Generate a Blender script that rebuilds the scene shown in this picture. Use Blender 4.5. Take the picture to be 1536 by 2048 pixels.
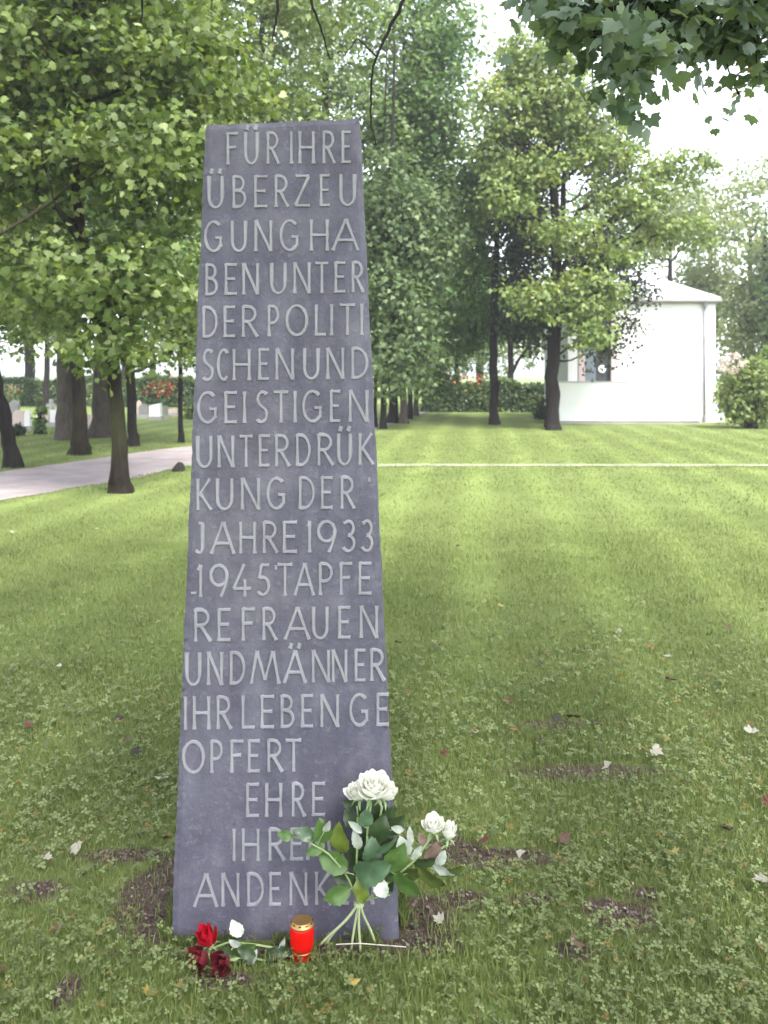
import bpy, math, random
import numpy as np
from mathutils import Vector, Matrix
from math import radians, sin, cos, pi

for o in list(bpy.data.objects):
    bpy.data.objects.remove(o)
scn = bpy.context.scene
C = scn.collection
rng = np.random.default_rng(11)
random.seed(5)

# ------------------------------------------------------------------ camera
F, CX, HY, H = 1830.0, 768.0, 748.0, 1.5     # focal length, horizon row in photo pixels; eye height in metres
cam = bpy.data.cameras.new('camera')
cam.sensor_fit = 'HORIZONTAL'
cam.sensor_width = 36.0
cam.lens = 36.0 * F / 1536.0
cam.shift_y = -(1024.0 - HY) / 1536.0
cam.clip_start = 0.05
cam.clip_end = 4000
cam.dof.use_dof = True
cam.dof.focus_distance = 2.9
cam.dof.aperture_fstop = 7.0
camo = bpy.data.objects.new('camera', cam)
camo.location = (0, 0, H)
camo.rotation_euler = (radians(90), 0, 0)
C.objects.link(camo)
scn.camera = camo

# ------------------------------------------------------------------ sky, sun, exposure
SUN_EL, SUN_AZ = 52.0, 152.0      # azimuth clockwise from +Y (view direction): behind the camera, to the right
w = bpy.data.worlds.new('World')
scn.world = w
w.use_nodes = True
nt = w.node_tree
bg = nt.nodes['Background']
sky = nt.nodes.new('ShaderNodeTexSky')
sky.sky_type = 'NISHITA'
sky.sun_disc = False
sky.sun_elevation = radians(SUN_EL)
sky.sun_rotation = radians(SUN_AZ)
sky.dust_density = 1.2
sky.air_density = 1.0
hs = nt.nodes.new('ShaderNodeHueSaturation')
hs.inputs['Saturation'].default_value = 0.30
nt.links.new(sky.outputs[0], hs.inputs['Color'])
nt.links.new(hs.outputs[0], bg.inputs[0])
bg.inputs[1].default_value = 0.15
sl = bpy.data.lights.new('sun', 'SUN')
sl.energy = 2.0
sl.angle = radians(24)
sl.color = (1.0, 0.955, 0.87)
so = bpy.data.objects.new('sun', sl)
az, el = radians(SUN_AZ), radians(SUN_EL)
sdir = Vector((sin(az) * cos(el), cos(az) * cos(el), sin(el)))
so.rotation_euler = sdir.to_track_quat('Z', 'Y').to_euler()
so.location = (0, -5, 30)
C.objects.link(so)
vs = scn.view_settings
vs.view_transform = 'Standard'
vs.look = 'None'
vs.gamma = 1.0
vs.use_curve_mapping = False
vs.exposure = 2.18
cy = scn.cycles
cy.use_denoising = True
cy.use_adaptive_sampling = True
cy.adaptive_threshold = 0.02
cy.max_bounces = 5
cy.diffuse_bounces = 3
cy.glossy_bounces = 2
cy.transmission_bounces = 4
cy.transparent_max_bounces = 8
cy.sample_clamp_indirect = 6.0

# ------------------------------------------------------------------ helpers
def P(px, py, d):
    """photo pixel at a distance d in front of the camera -> point in metres"""
    return Vector(((px - CX) / F * d, d, H - (py - HY) / F * d))

def G(px, py):
    """photo pixel on the flat ground -> point in metres"""
    d = H * F / (py - HY)
    return Vector(((px - CX) / F * d, d, 0.0))

def tag(o, label=None, cat=None, group=None, kind=None):
    if label: o['label'] = label
    if cat: o['category'] = cat
    if group: o['group'] = group
    if kind: o['kind'] = kind
    return o

def link(name, me, mat=None, parent=None):
    o = bpy.data.objects.new(name, me)
    C.objects.link(o)
    if mat is not None and me is not None and len(me.materials) == 0:
        me.materials.append(mat)
    if parent is not None:
        o.parent = parent
        o.matrix_parent_inverse = Matrix.Translation(parent.location).inverted() if parent.rotation_euler.to_quaternion().angle < 1e-6 else parent.matrix_basis.inverted()
    return o

def empty(name, loc):
    o = bpy.data.objects.new(name, None)
    o.empty_display_size = 0.2
    o.location = loc
    C.objects.link(o)
    return o

def np_mesh(name, V, Fc, attr=None, smooth=False):
    """V (n,3); Fc (m,k) all faces of one size; attr: per-face float called lr"""
    V = np.asarray(V, dtype=np.float32); Fc = np.asarray(Fc, dtype=np.int32)
    me = bpy.data.meshes.new(name)
    m, k = Fc.shape
    me.vertices.add(len(V)); me.vertices.foreach_set('co', V.ravel())
    me.loops.add(m * k); me.loops.foreach_set('vertex_index', Fc.ravel())
    me.polygons.add(m)
    me.polygons.foreach_set('loop_start', np.arange(0, m * k, k, dtype=np.int32))
    if attr is not None:
        a = me.attributes.new('lr', 'FLOAT', 'FACE')
        a.data.foreach_set('value', np.asarray(attr, dtype=np.float32))
    me.update(calc_edges=True)
    if smooth:
        me.polygons.foreach_set('use_smooth', np.ones(m, dtype=bool))
    me.validate()
    return me

class MB:
    """collects simple shapes into one mesh"""
    def __init__(self): self.v = []; self.f = []
    def add(self, v, f):
        b = len(self.v); self.v += [tuple(p) for p in v]; self.f += [tuple(i + b for i in q) for q in f]
    def box(self, x0, x1, y0, y1, z0, z1):
        self.add([(x0,y0,z0),(x1,y0,z0),(x1,y1,z0),(x0,y1,z0),(x0,y0,z1),(x1,y0,z1),(x1,y1,z1),(x0,y1,z1)],
                 [(0,3,2,1),(4,5,6,7),(0,1,5,4),(1,2,6,5),(2,3,7,6),(3,0,4,7)])
    def prism(self, poly, y0, y1):
        """poly: (x,z) anticlockwise seen from -Y, extruded along Y"""
        n = len(poly)
        self.add([(x,y0,z) for x,z in poly] + [(x,y1,z) for x,z in poly],
                 [tuple(range(n)), tuple(range(2*n-1, n-1, -1))] + [(i, i+n, (i+1)%n+n, (i+1)%n) for i in range(n)])
    def tube(self, pts, rad, n=8, cap=True):
        pts = [Vector(p) for p in pts]
        rings = []
        ref = None
        for i, p in enumerate(pts):
            t = (pts[min(i+1, len(pts)-1)] - pts[max(i-1, 0)])
            if t.length < 1e-9: t = Vector((0,0,1))
            t.normalize()
            if ref is None:
                ref = Vector((1,0,0)) if abs(t.x) < 0.8 else Vector((0,1,0))
            a = (ref - t * ref.dot(t)).normalized(); ref = a
            b = t.cross(a)
            rr = rad[i] if hasattr(rad, '__len__') else rad
            rings.append([p + (a*cos(2*pi*k/n) + b*sin(2*pi*k/n))*rr for k in range(n)])
        v = [q for r in rings for q in r]
        f = []
        for i in range(len(pts)-1):
            for k in range(n):
                f.append((i*n+k, i*n+(k+1)%n, (i+1)*n+(k+1)%n, (i+1)*n+k))
        if cap:
            f.append(tuple(range(n-1, -1, -1))); f.append(tuple((len(pts)-1)*n+k for k in range(n)))
        self.add(v, f)
    def lathe(self, prof, c=(0,0,0), n=28):
        """prof: (r,z) from bottom to top"""
        v = []; f = []
        for r, z in prof:
            for k in range(n):
                v.append((c[0]+r*cos(2*pi*k/n), c[1]+r*sin(2*pi*k/n), c[2]+z))
        for i in range(len(prof)-1):
            for k in range(n):
                f.append((i*n+k, i*n+(k+1)%n, (i+1)*n+(k+1)%n, (i+1)*n+k))
        f.append(tuple(range(n-1, -1, -1))); f.append(tuple((len(prof)-1)*n+k for k in range(n)))
        self.add(v, f)
    def mesh(self, name, smooth=False):
        me = bpy.data.meshes.new(name)
        me.from_pydata([tuple(p) for p in self.v], [], self.f)
        me.update()
        if smooth:
            me.polygons.foreach_set('use_smooth', np.ones(len(me.polygons), dtype=bool))
        return me
    def build(self, name, mat, parent=None, smooth=False):
        return link(name, self.mesh(name, smooth), mat, parent)

# ------------------------------------------------------------------ materials
def new_mat(name):
    m = bpy.data.materials.new(name); m.use_nodes = True
    nt = m.node_tree; nt.nodes.clear()
    out = nt.nodes.new('ShaderNodeOutputMaterial')
    return m, nt, out

def N(nt, t, **kw):
    n = nt.nodes.new(t)
    for k, v in kw.items():
        if k.startswith('i_'):
            n.inputs[k[2:]].default_value = v
        else:
            setattr(n, k, v)
    return n

def ramp(nt, src, stops):
    r = nt.nodes.new('ShaderNodeValToRGB')
    e = r.color_ramp.elements
    while len(e) < len(stops): e.new(0.5)
    for el_, (p, c) in zip(e, stops):
        el_.position = p; el_.color = (*c, 1.0)
    nt.links.new(src, r.inputs[0])
    return r

def simple_mat(name, col, rough=0.6, var=0.12, scale=8.0, bump=0.0, spec=0.3, metallic=0.0, bscale=None):
    m, nt, out = new_mat(name)
    b = N(nt, 'ShaderNodeBsdfPrincipled', i_Roughness=rough, i_Metallic=metallic)
    b.inputs['Specular IOR Level'].default_value = spec
    tc = N(nt, 'ShaderNodeTexCoord')
    nz = N(nt, 'ShaderNodeTexNoise', i_Scale=scale, i_Detail=6.0, i_Roughness=0.6)
    nt.links.new(tc.outputs['Object'], nz.inputs['Vector'])
    lo = tuple(max(0, c*(1-var)) for c in col); hi = tuple(min(1, c*(1+var)) for c in col)
    r = ramp(nt, nz.outputs['Fac'], [(0.3, lo), (0.7, hi)])
    nt.links.new(r.outputs[0], b.inputs['Base Color'])
    if bump:
        nb = N(nt, 'ShaderNodeTexNoise', i_Scale=bscale or scale*4, i_Detail=5.0)
        nt.links.new(tc.outputs['Object'], nb.inputs['Vector'])
        bp = N(nt, 'ShaderNodeBump', i_Strength=1.0, i_Distance=bump)
        nt.links.new(nb.outputs['Fac'], bp.inputs['Height'])
        nt.links.new(bp.outputs[0], b.inputs['Normal'])
    nt.links.new(b.outputs[0], out.inputs[0])
    return m

def leaf_mat(name, stops, trans=0.42, rough=0.5, spec=0.35, tint=(1.25, 1.25, 0.55)):
    """colour by the per-leaf value lr; part of the light passes through the leaf"""
    m, nt, out = new_mat(name)
    at = N(nt, 'ShaderNodeAttribute', attribute_name='lr')
    r = ramp(nt, at.outputs['Fac'], stops)
    b = N(nt, 'ShaderNodeBsdfPrincipled', i_Roughness=rough)
    b.inputs['Specular IOR Level'].default_value = spec
    nt.links.new(r.outputs[0], b.inputs['Base Color'])
    tr = N(nt, 'ShaderNodeBsdfTranslucent')
    mul = N(nt, 'ShaderNodeMix', data_type='RGBA', blend_type='MULTIPLY')
    mul.inputs[0].default_value = 1.0
    nt.links.new(r.outputs[0], mul.inputs[6])
    mul.inputs[7].default_value = (*tint, 1)
    nt.links.new(mul.outputs[2], tr.inputs['Color'])
    mx = N(nt, 'ShaderNodeMixShader')
    mx.inputs[0].default_value = trans
    nt.links.new(b.outputs[0], mx.inputs[1]); nt.links.new(tr.outputs[0], mx.inputs[2])
    nt.links.new(mx.outputs[0], out.inputs[0])
    return m

M = {}
M['leaf_lime'] = leaf_mat('leaf_lime', [(0.0, (0.040,0.066,0.020)), (0.45, (0.101,0.152,0.040)), (0.8, (0.189,0.242,0.077)), (1.0, (0.385,0.418,0.231))])
M['leaf_green'] = leaf_mat('leaf_green', [(0.0, (0.042,0.086,0.035)), (0.5, (0.094,0.170,0.059)), (1.0, (0.227,0.313,0.122))])
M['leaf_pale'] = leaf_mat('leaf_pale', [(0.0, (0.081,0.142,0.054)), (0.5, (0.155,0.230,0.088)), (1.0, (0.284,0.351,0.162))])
M['leaf_yellow'] = leaf_mat('leaf_yellow', [(0.0, (0.090,0.122,0.044)), (0.45, (0.165,0.230,0.078)), (0.8, (0.275,0.342,0.12)), (0.95, (0.42,0.43,0.15)), (1.0, (0.43,0.33,0.15))])
M['leaf_dark'] = leaf_mat('leaf_dark', [(0.0, (0.023,0.031,0.026)), (0.6, (0.044,0.058,0.039)), (1.0, (0.078,0.104,0.058))], trans=0.15)
M['leaf_near'] = leaf_mat('leaf_near', [(0.0, (0.081,0.130,0.090)), (0.6, (0.127,0.181,0.127)), (0.93, (0.178,0.235,0.130)), (1.0, (0.486,0.324,0.211))], trans=0.32, rough=0.42, spec=0.45)  # blue-grey cast imitates sky light reflected off the leaves
M['leaf_hedge'] = leaf_mat('leaf_hedge', [(0.0, (0.031,0.056,0.025)), (0.6, (0.062,0.106,0.033)), (1.0, (0.150,0.213,0.056))], trans=0.25)
M['leaf_bush'] = leaf_mat('leaf_bush', [(0.0, (0.072,0.114,0.036)), (0.5, (0.150,0.204,0.060)), (1.0, (0.312,0.360,0.144))])
M['leaf_avenue'] = leaf_mat('leaf_avenue', [(0.0, (0.054,0.090,0.043)), (0.5, (0.110,0.168,0.074)), (1.0, (0.246,0.306,0.162))])
M['leaf_glare_washed'] = leaf_mat('leaf_glare_washed', [(0.0, (0.11,0.15,0.07)), (0.5, (0.20,0.25,0.12)), (1.0, (0.34,0.37,0.21))])  # greens lifted to imitate far foliage washed out by glare
M['blossom_pale'] = leaf_mat('blossom_pale', [(0.0, (0.55,0.42,0.38)), (1.0, (0.72,0.64,0.56))], trans=0.3, tint=(1,1,1))
M['blossom_red'] = leaf_mat('blossom_red', [(0.0, (0.45,0.03,0.015)), (1.0, (0.75,0.10,0.05))], trans=0.3, tint=(1,.6,.6))
M['blossom_orange'] = leaf_mat('blossom_orange', [(0.0, (0.55,0.14,0.06)), (1.0, (0.70,0.30,0.16))], trans=0.3, tint=(1,.8,.8))

def bark_mat(name, dark, light, moss=0.0):
    m, nt, out = new_mat(name)
    b = N(nt, 'ShaderNodeBsdfPrincipled', i_Roughness=0.9)
    b.inputs['Specular IOR Level'].default_value = 0.15
    tc = N(nt, 'ShaderNodeTexCoord')
    mp = N(nt, 'ShaderNodeMapping'); mp.inputs['Scale'].default_value = (9, 9, 1.6)
    nt.links.new(tc.outputs['Object'], mp.inputs['Vector'])
    nz = N(nt, 'ShaderNodeTexNoise', i_Scale=2.2, i_Detail=8.0, i_Roughness=0.65)
    nt.links.new(mp.outputs[0], nz.inputs['Vector'])
    r = ramp(nt, nz.outputs['Fac'], [(0.32, dark), (0.68, light)])
    col = r.outputs[0]
    if moss:
        n2 = N(nt, 'ShaderNodeTexNoise', i_Scale=1.3, i_Detail=4.0)
        nt.links.new(tc.outputs['Object'], n2.inputs['Vector'])
        rr = ramp(nt, n2.outputs['Fac'], [(0.48, (0,0,0)), (0.66, (moss,)*3)])
        mx = N(nt, 'ShaderNodeMix', data_type='RGBA')
        nt.links.new(rr.outputs[0], mx.inputs[0]); nt.links.new(col, mx.inputs[6])
        mx.inputs[7].default_value = (0.075,0.085,0.035,1)
        col = mx.outputs[2]
    nt.links.new(col, b.inputs['Base Color'])
    bp = N(nt, 'ShaderNodeBump', i_Strength=1.0, i_Distance=0.03)
    nt.links.new(nz.outputs['Fac'], bp.inputs['Height']); nt.links.new(bp.outputs[0], b.inputs['Normal'])
    nt.links.new(b.outputs[0], out.inputs[0])
    return m
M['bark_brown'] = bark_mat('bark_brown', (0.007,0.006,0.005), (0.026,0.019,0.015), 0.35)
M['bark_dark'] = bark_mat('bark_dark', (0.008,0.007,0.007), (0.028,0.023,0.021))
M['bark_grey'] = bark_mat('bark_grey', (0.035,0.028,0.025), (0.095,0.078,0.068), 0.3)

# soil patches with their own shape: (px, py, half width, half height) in the photo, turned into metres on the ground
SOIL_PX = [(1255,1832,60,24),(1205,1815,45,16),(985,1716,120,17),(845,1835,62,42),(835,1885,75,22),(250,1712,75,13),(78,1780,48,17),
           (312,1790,60,62),(318,1850,50,28),(1170,1545,130,14),(1150,1902,34,16),(130,1985,26,28),(570,1905,250,12),(1110,1450,70,8),(900,1690,50,14),(1060,1800,40,12),
           (455,1960,60,14),(1290,1790,30,12),(930,1800,40,18)]
SOIL = []
for px, py, a, b in SOIL_PX:
    c = G(px, py); t = G(px, py-b); e = G(px, py+b)
    SOIL.append((c.x, c.y, 1.2*a/F*c.y, 1.25*(t.y-e.y)/2))

STRIPE_DIR = (0.995, -0.10)

def turf_colour(nt, base_dark, base_light, soil=True, stripe=0.20):
    """lawn colour from the place itself: patches, mowing stripes, bare soil"""
    ge = N(nt, 'ShaderNodeNewGeometry')
    pos = ge.outputs['Position']
    n1 = N(nt, 'ShaderNodeTexNoise', i_Scale=0.9, i_Detail=5.0, i_Roughness=0.6)
    nt.links.new(pos, n1.inputs['Vector'])
    r1 = ramp(nt, n1.outputs['Fac'], [(0.28, base_dark), (0.72, base_light)])
    # mowing stripes
    wob = N(nt, 'ShaderNodeTexNoise', i_Scale=0.35, i_Detail=2.0)
    nt.links.new(pos, wob.inputs['Vector'])
    dot = N(nt, 'ShaderNodeVectorMath', operation='DOT_PRODUCT')
    nt.links.new(pos, dot.inputs[0]); dot.inputs[1].default_value = (STRIPE_DIR[0], STRIPE_DIR[1], 0)
    ad = N(nt, 'ShaderNodeMath', operation='MULTIPLY_ADD'); ad.inputs[1].default_value = 0.45
    nt.links.new(wob.outputs['Fac'], ad.inputs[0]); nt.links.new(dot.outputs['Value'], ad.inputs[2])
    sc = N(nt, 'ShaderNodeMath', operation='MULTIPLY'); sc.inputs[1].default_value = 2*pi/0.86
    nt.links.new(ad.outputs[0], sc.inputs[0])
    sn = N(nt, 'ShaderNodeMath', operation='SINE'); nt.links.new(sc.outputs[0], sn.inputs[0])
    mr = N(nt, 'ShaderNodeMapRange'); mr.inputs[1].default_value = -0.3; mr.inputs[2].default_value = 1.0
    mr.inputs[3].default_value = 1-.35*stripe; mr.inputs[4].default_value = 1+1.35*stripe
    nt.links.new(sn.outputs[0], mr.inputs[0])
    mul = N(nt, 'ShaderNodeMix', data_type='RGBA', blend_type='MULTIPLY')
    brk = N(nt, 'ShaderNodeTexNoise', i_Scale=0.22, i_Detail=3.0); nt.links.new(pos, brk.inputs['Vector'])
    rb = ramp(nt, brk.outputs['Fac'], [(0.36, (0.35,)*3), (0.60, (1.0,)*3)])
    nt.links.new(rb.outputs[0], mul.inputs[0])
    nt.links.new(r1.outputs[0], mul.inputs[6]); nt.links.new(mr.outputs[0], mul.inputs[7])
    col = mul.outputs[2]
    if soil:
        dn = N(nt, 'ShaderNodeTexNoise', i_Scale=9.0, i_Detail=5.0, i_Roughness=0.7)
        nt.links.new(pos, dn.inputs['Vector'])
        acc = None
        for (x, y, a, b) in SOIL:
            sub = N(nt, 'ShaderNodeVectorMath', operation='SUBTRACT'); nt.links.new(pos, sub.inputs[0]); sub.inputs[1].default_value = (x, y, 0)
            ml = N(nt, 'ShaderNodeVectorMath', operation='MULTIPLY'); nt.links.new(sub.outputs[0], ml.inputs[0]); ml.inputs[1].default_value = (1/a, 1/b, 0)
            ln = N(nt, 'ShaderNodeVectorMath', operation='LENGTH'); nt.links.new(ml.outputs[0], ln.inputs[0])
            if acc is None: acc = ln.outputs['Value']
            else:
                mn = N(nt, 'ShaderNodeMath', operation='MINIMUM'); nt.links.new(acc, mn.inputs[0]); nt.links.new(ln.outputs['Value'], mn.inputs[1]); acc = mn.outputs[0]
        a2 = N(nt, 'ShaderNodeMath', operation='MULTIPLY_ADD'); a2.inputs[1].default_value = 1.6
        nt.links.new(dn.outputs['Fac'], a2.inputs[0]); nt.links.new(acc, a2.inputs[2])
        mk = N(nt, 'ShaderNodeMapRange'); mk.inputs[1].default_value = 1.55; mk.inputs[2].default_value = 2.1
        mk.inputs[3].default_value = 1.0; mk.inputs[4].default_value = 0.0
        nt.links.new(a2.outputs[0], mk.inputs[0])
        sn2 = N(nt, 'ShaderNodeTexNoise', i_Scale=40.0, i_Detail=6.0, i_Roughness=0.7)
        nt.links.new(pos, sn2.inputs['Vector'])
        rs = ramp(nt, sn2.outputs['Fac'], [(0.3, (0.060,0.040,0.034)), (0.7, (0.17,0.125,0.105))])
        mx = N(nt, 'ShaderNodeMix', data_type='RGBA')
        nt.links.new(mk.outputs[0], mx.inputs[0]); nt.links.new(col, mx.inputs[6]); nt.links.new(rs.outputs[0], mx.inputs[7])
        col = mx.outputs[2]
    return col, pos

def ground_mat():
    m, nt, out = new_mat('lawn')
    col, pos = turf_colour(nt, (0.142,0.189,0.057), (0.198,0.246,0.084), True)
    fn = N(nt, 'ShaderNodeTexNoise', i_Scale=55.0, i_Detail=6.0, i_Roughness=0.75)
    nt.links.new(pos, fn.inputs['Vector'])
    rf = ramp(nt, fn.outputs['Fac'], [(0.25, (0.62,0.62,0.62)), (0.75, (1.25,1.25,1.2))])
    mul = N(nt, 'ShaderNodeMix', data_type='RGBA', blend_type='MULTIPLY'); mul.inputs[0].default_value = 1.0
    nt.links.new(col, mul.inputs[6]); nt.links.new(rf.outputs[0], mul.inputs[7])
    b = N(nt, 'ShaderNodeBsdfPrincipled', i_Roughness=0.9)
    b.inputs['Specular IOR Level'].default_value = 0.1
    nt.links.new(mul.outputs[2], b.inputs['Base Color'])
    bp = N(nt, 'ShaderNodeBump', i_Strength=0.8, i_Distance=0.03)
    nt.links.new(fn.outputs['Fac'], bp.inputs['Height']); nt.links.new(bp.outputs[0], b.inputs['Normal'])
    nt.links.new(b.outputs[0], out.inputs[0])
    return m
M['lawn'] = ground_mat()

def blade_mat(name, dark, light, stops, stripe=0.17, trans=0.3):
    m, nt, out = new_mat(name)
    col, pos = turf_colour(nt, dark, light, False, stripe)
    at = N(nt, 'ShaderNodeAttribute', attribute_name='lr')
    r = ramp(nt, at.outputs['Fac'], stops)
    mul = N(nt, 'ShaderNodeMix', data_type='RGBA', blend_type='MULTIPLY'); mul.inputs[0].default_value = 1.0
    nt.links.new(col, mul.inputs[6]); nt.links.new(r.outputs[0], mul.inputs[7])
    b = N(nt, 'ShaderNodeBsdfPrincipled', i_Roughness=0.55)
    b.inputs['Specular IOR Level'].default_value = 0.3
    nt.links.new(mul.outputs[2], b.inputs['Base Color'])
    tr = N(nt, 'ShaderNodeBsdfTranslucent'); nt.links.new(mul.outputs[2], tr.inputs['Color'])
    mx = N(nt, 'ShaderNodeMixShader'); mx.inputs[0].default_value = trans
    nt.links.new(b.outputs[0], mx.inputs[1]); nt.links.new(tr.outputs[0], mx.inputs[2])
    nt.links.new(mx.outputs[0], out.inputs[0])
    return m
BL = [(0.0,(0.55,0.62,0.5)), (0.45,(1.0,1.0,0.95)), (0.8,(1.35,1.25,1.35)), (0.9,(1.5,1.25,1.5)), (1.0,(1.7,1.15,1.5))]
M['blade'] = blade_mat('blade', (0.142,0.189,0.056), (0.198,0.244,0.082), BL)
M['clover'] = blade_mat('clover', (0.120,0.157,0.054), (0.175,0.212,0.086), [(0.0,(0.45,0.5,0.5)), (0.45,(1,1,.95)), (0.8,(1.45,1.4,1.6)), (0.9,(1.2,.85,.8)), (1.0,(1.5,.8,.65))])

M['path'] = simple_mat('path_gravel', (0.31,0.265,0.268), 0.9, 0.22, 1.6, 0.01, 0.1, bscale=60)
M['path_pale'] = simple_mat('path_pale', (0.25,0.27,0.18), 0.9, 0.3, 3.0, 0.01, 0.1, bscale=60)
M['render'] = simple_mat('white_render', (0.76,0.765,0.77), 0.85, 0.03, 1.2, 0.004, 0.2, bscale=40)
M['coping'] = simple_mat('coping_shade_grey', (0.42,0.42,0.43), .8, .1, 3.0)  # grey darkened to imitate the shadow line along the parapet top
M['plinth'] = simple_mat('plinth_grey', (0.30,0.29,0.27), 0.9, 0.15, 3.0, 0.01)
M['roof'] = simple_mat('roof_pale_metal', (0.62,0.65,0.66), 0.55, 0.06, 0.8, 0.0, 0.4)
M['gutter'] = simple_mat('gutter_grey', (0.24,0.24,0.26), 0.5, 0.08, 3.0)
M['jamb'] = simple_mat('jamb_stone', (0.56,0.47,0.47), 0.8, 0.08, 4.0, 0.004)
M['door'] = simple_mat('door_dark', (0.055,0.058,0.070), 0.5, 0.2, 3.0)
M['door_blue'] = simple_mat('door_blue_grey', (0.15,0.18,0.21), 0.5, 0.1, 3.0)
M['white_enamel'] = simple_mat('white_enamel', (0.8,0.8,0.78), 0.35, 0.03, 5.0)
M['grave_white'] = simple_mat('grave_white', (0.72,0.71,0.72), 0.7, 0.06, 4.0, 0.004)
M['grave_grey'] = simple_mat('grave_grey', (0.20,0.20,0.20), 0.8, 0.15, 5.0, 0.004)
M['grave_pink'] = simple_mat('grave_pink', (0.50,0.40,0.37), 0.75, 0.12, 5.0, 0.004)
M['rock'] = simple_mat('rock_dark', (0.022,0.020,0.018), 0.9, 0.3, 7.0, 0.02)

def stone_mat():
    m, nt, out = new_mat('stele_stone')
    tc = N(nt, 'ShaderNodeTexCoord')
    n1 = N(nt, 'ShaderNodeTexNoise', i_Scale=7.0, i_Detail=9.0, i_Roughness=0.7)
    n2 = N(nt, 'ShaderNodeTexNoise', i_Scale=2.2, i_Detail=5.0, i_Roughness=0.6)
    n3 = N(nt, 'ShaderNodeTexNoise', i_Scale=60.0, i_Detail=4.0, i_Roughness=0.7)
    for n in (n1, n2, n3): nt.links.new(tc.outputs['Object'], n.inputs['Vector'])
    r1 = ramp(nt, n1.outputs['Fac'], [(0.28, (0.064,0.060,0.088)), (0.5, (0.096,0.092,0.126)), (0.72, (0.144,0.140,0.174))])
    r2 = ramp(nt, n2.outputs['Fac'], [(0.3, (0.88,0.88,0.95)), (0.7, (1.1,1.08,1.04))])
    mu = N(nt, 'ShaderNodeMix', data_type='RGBA', blend_type='MULTIPLY'); mu.inputs[0].default_value = 1.0
    nt.links.new(r1.outputs[0], mu.inputs[6]); nt.links.new(r2.outputs[0], mu.inputs[7])
    # pale scratches and lichen flecks
    r3 = ramp(nt, n3.outputs['Fac'], [(0.56, (0,0,0)), (0.72, (0.55,0.55,0.55))])
    mx = N(nt, 'ShaderNodeMix', data_type='RGBA')
    nt.links.new(r3.outputs[0], mx.inputs[0]); nt.links.new(mu.outputs[2], mx.inputs[6]); mx.inputs[7].default_value = (0.19,0.186,0.225,1)
    mp = N(nt, 'ShaderNodeMapping'); mp.inputs['Scale'].default_value = (14, 14, .9)
    nt.links.new(tc.outputs['Object'], mp.inputs['Vector'])
    n4 = N(nt, 'ShaderNodeTexNoise', i_Scale=1.0, i_Detail=5.0, i_Roughness=0.6); nt.links.new(mp.outputs[0], n4.inputs['Vector'])
    r4 = ramp(nt, n4.outputs['Fac'], [(0.36, (0.80,0.80,0.82)), (0.60, (1.06,1.06,1.05))])
    m4 = N(nt, 'ShaderNodeMix', data_type='RGBA', blend_type='MULTIPLY'); m4.inputs[0].default_value = 1.0
    nt.links.new(mx.outputs[2], m4.inputs[6]); nt.links.new(r4.outputs[0], m4.inputs[7]); mx = m4
    b = N(nt, 'ShaderNodeBsdfPrincipled', i_Roughness=0.72)
    b.inputs['Specular IOR Level'].default_value = 0.35
    nt.links.new(mx.outputs[2], b.inputs['Base Color'])
    bp = N(nt, 'ShaderNodeBump', i_Strength=0.6, i_Distance=0.004)
    nt.links.new(n3.outputs['Fac'], bp.inputs['Height'])
    bp2 = N(nt, 'ShaderNodeBump', i_Strength=0.6, i_Distance=0.012)
    nt.links.new(n1.outputs['Fac'], bp2.inputs['Height']); nt.links.new(bp.outputs[0], bp2.inputs['Normal'])
    nt.links.new(bp2.outputs[0], b.inputs['Normal'])
    nt.links.new(b.outputs[0], out.inputs[0])
    return m
M['stone'] = stone_mat()
M['letter'] = simple_mat('letter_stone', (0.245,0.242,0.268), 0.8, 0.16, 14.0, 0.0015, 0.2, bscale=90)

# ------------------------------------------------------------------ ground
xs = np.concatenate([np.linspace(-1600,-80,10), np.linspace(-60,60,61), np.linspace(80,1600,10)])
ys = np.concatenate([np.linspace(-400,-20,6), np.linspace(-12,70,42), np.array([80,95,120,160,240,400,600,900,1200,1500])])
XX, YY = np.meshgrid(xs, ys)
ZZ = np.zeros_like(XX)
V = np.stack([XX, YY, ZZ], -1).reshape(-1, 3)
nx = len(xs)
ii = np.arange((len(ys)-1)*(nx-1)); r_, c_ = ii//(nx-1), ii%(nx-1)
FA = np.stack([r_*nx+c_, r_*nx+c_+1, (r_+1)*nx+c_+1, (r_+1)*nx+c_], -1)
g = link('ground', np_mesh('ground', V, FA, smooth=True), M['lawn'])
tag(g, 'mown lawn with stripes and bare soil patches', 'lawn', kind='structure')

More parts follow.
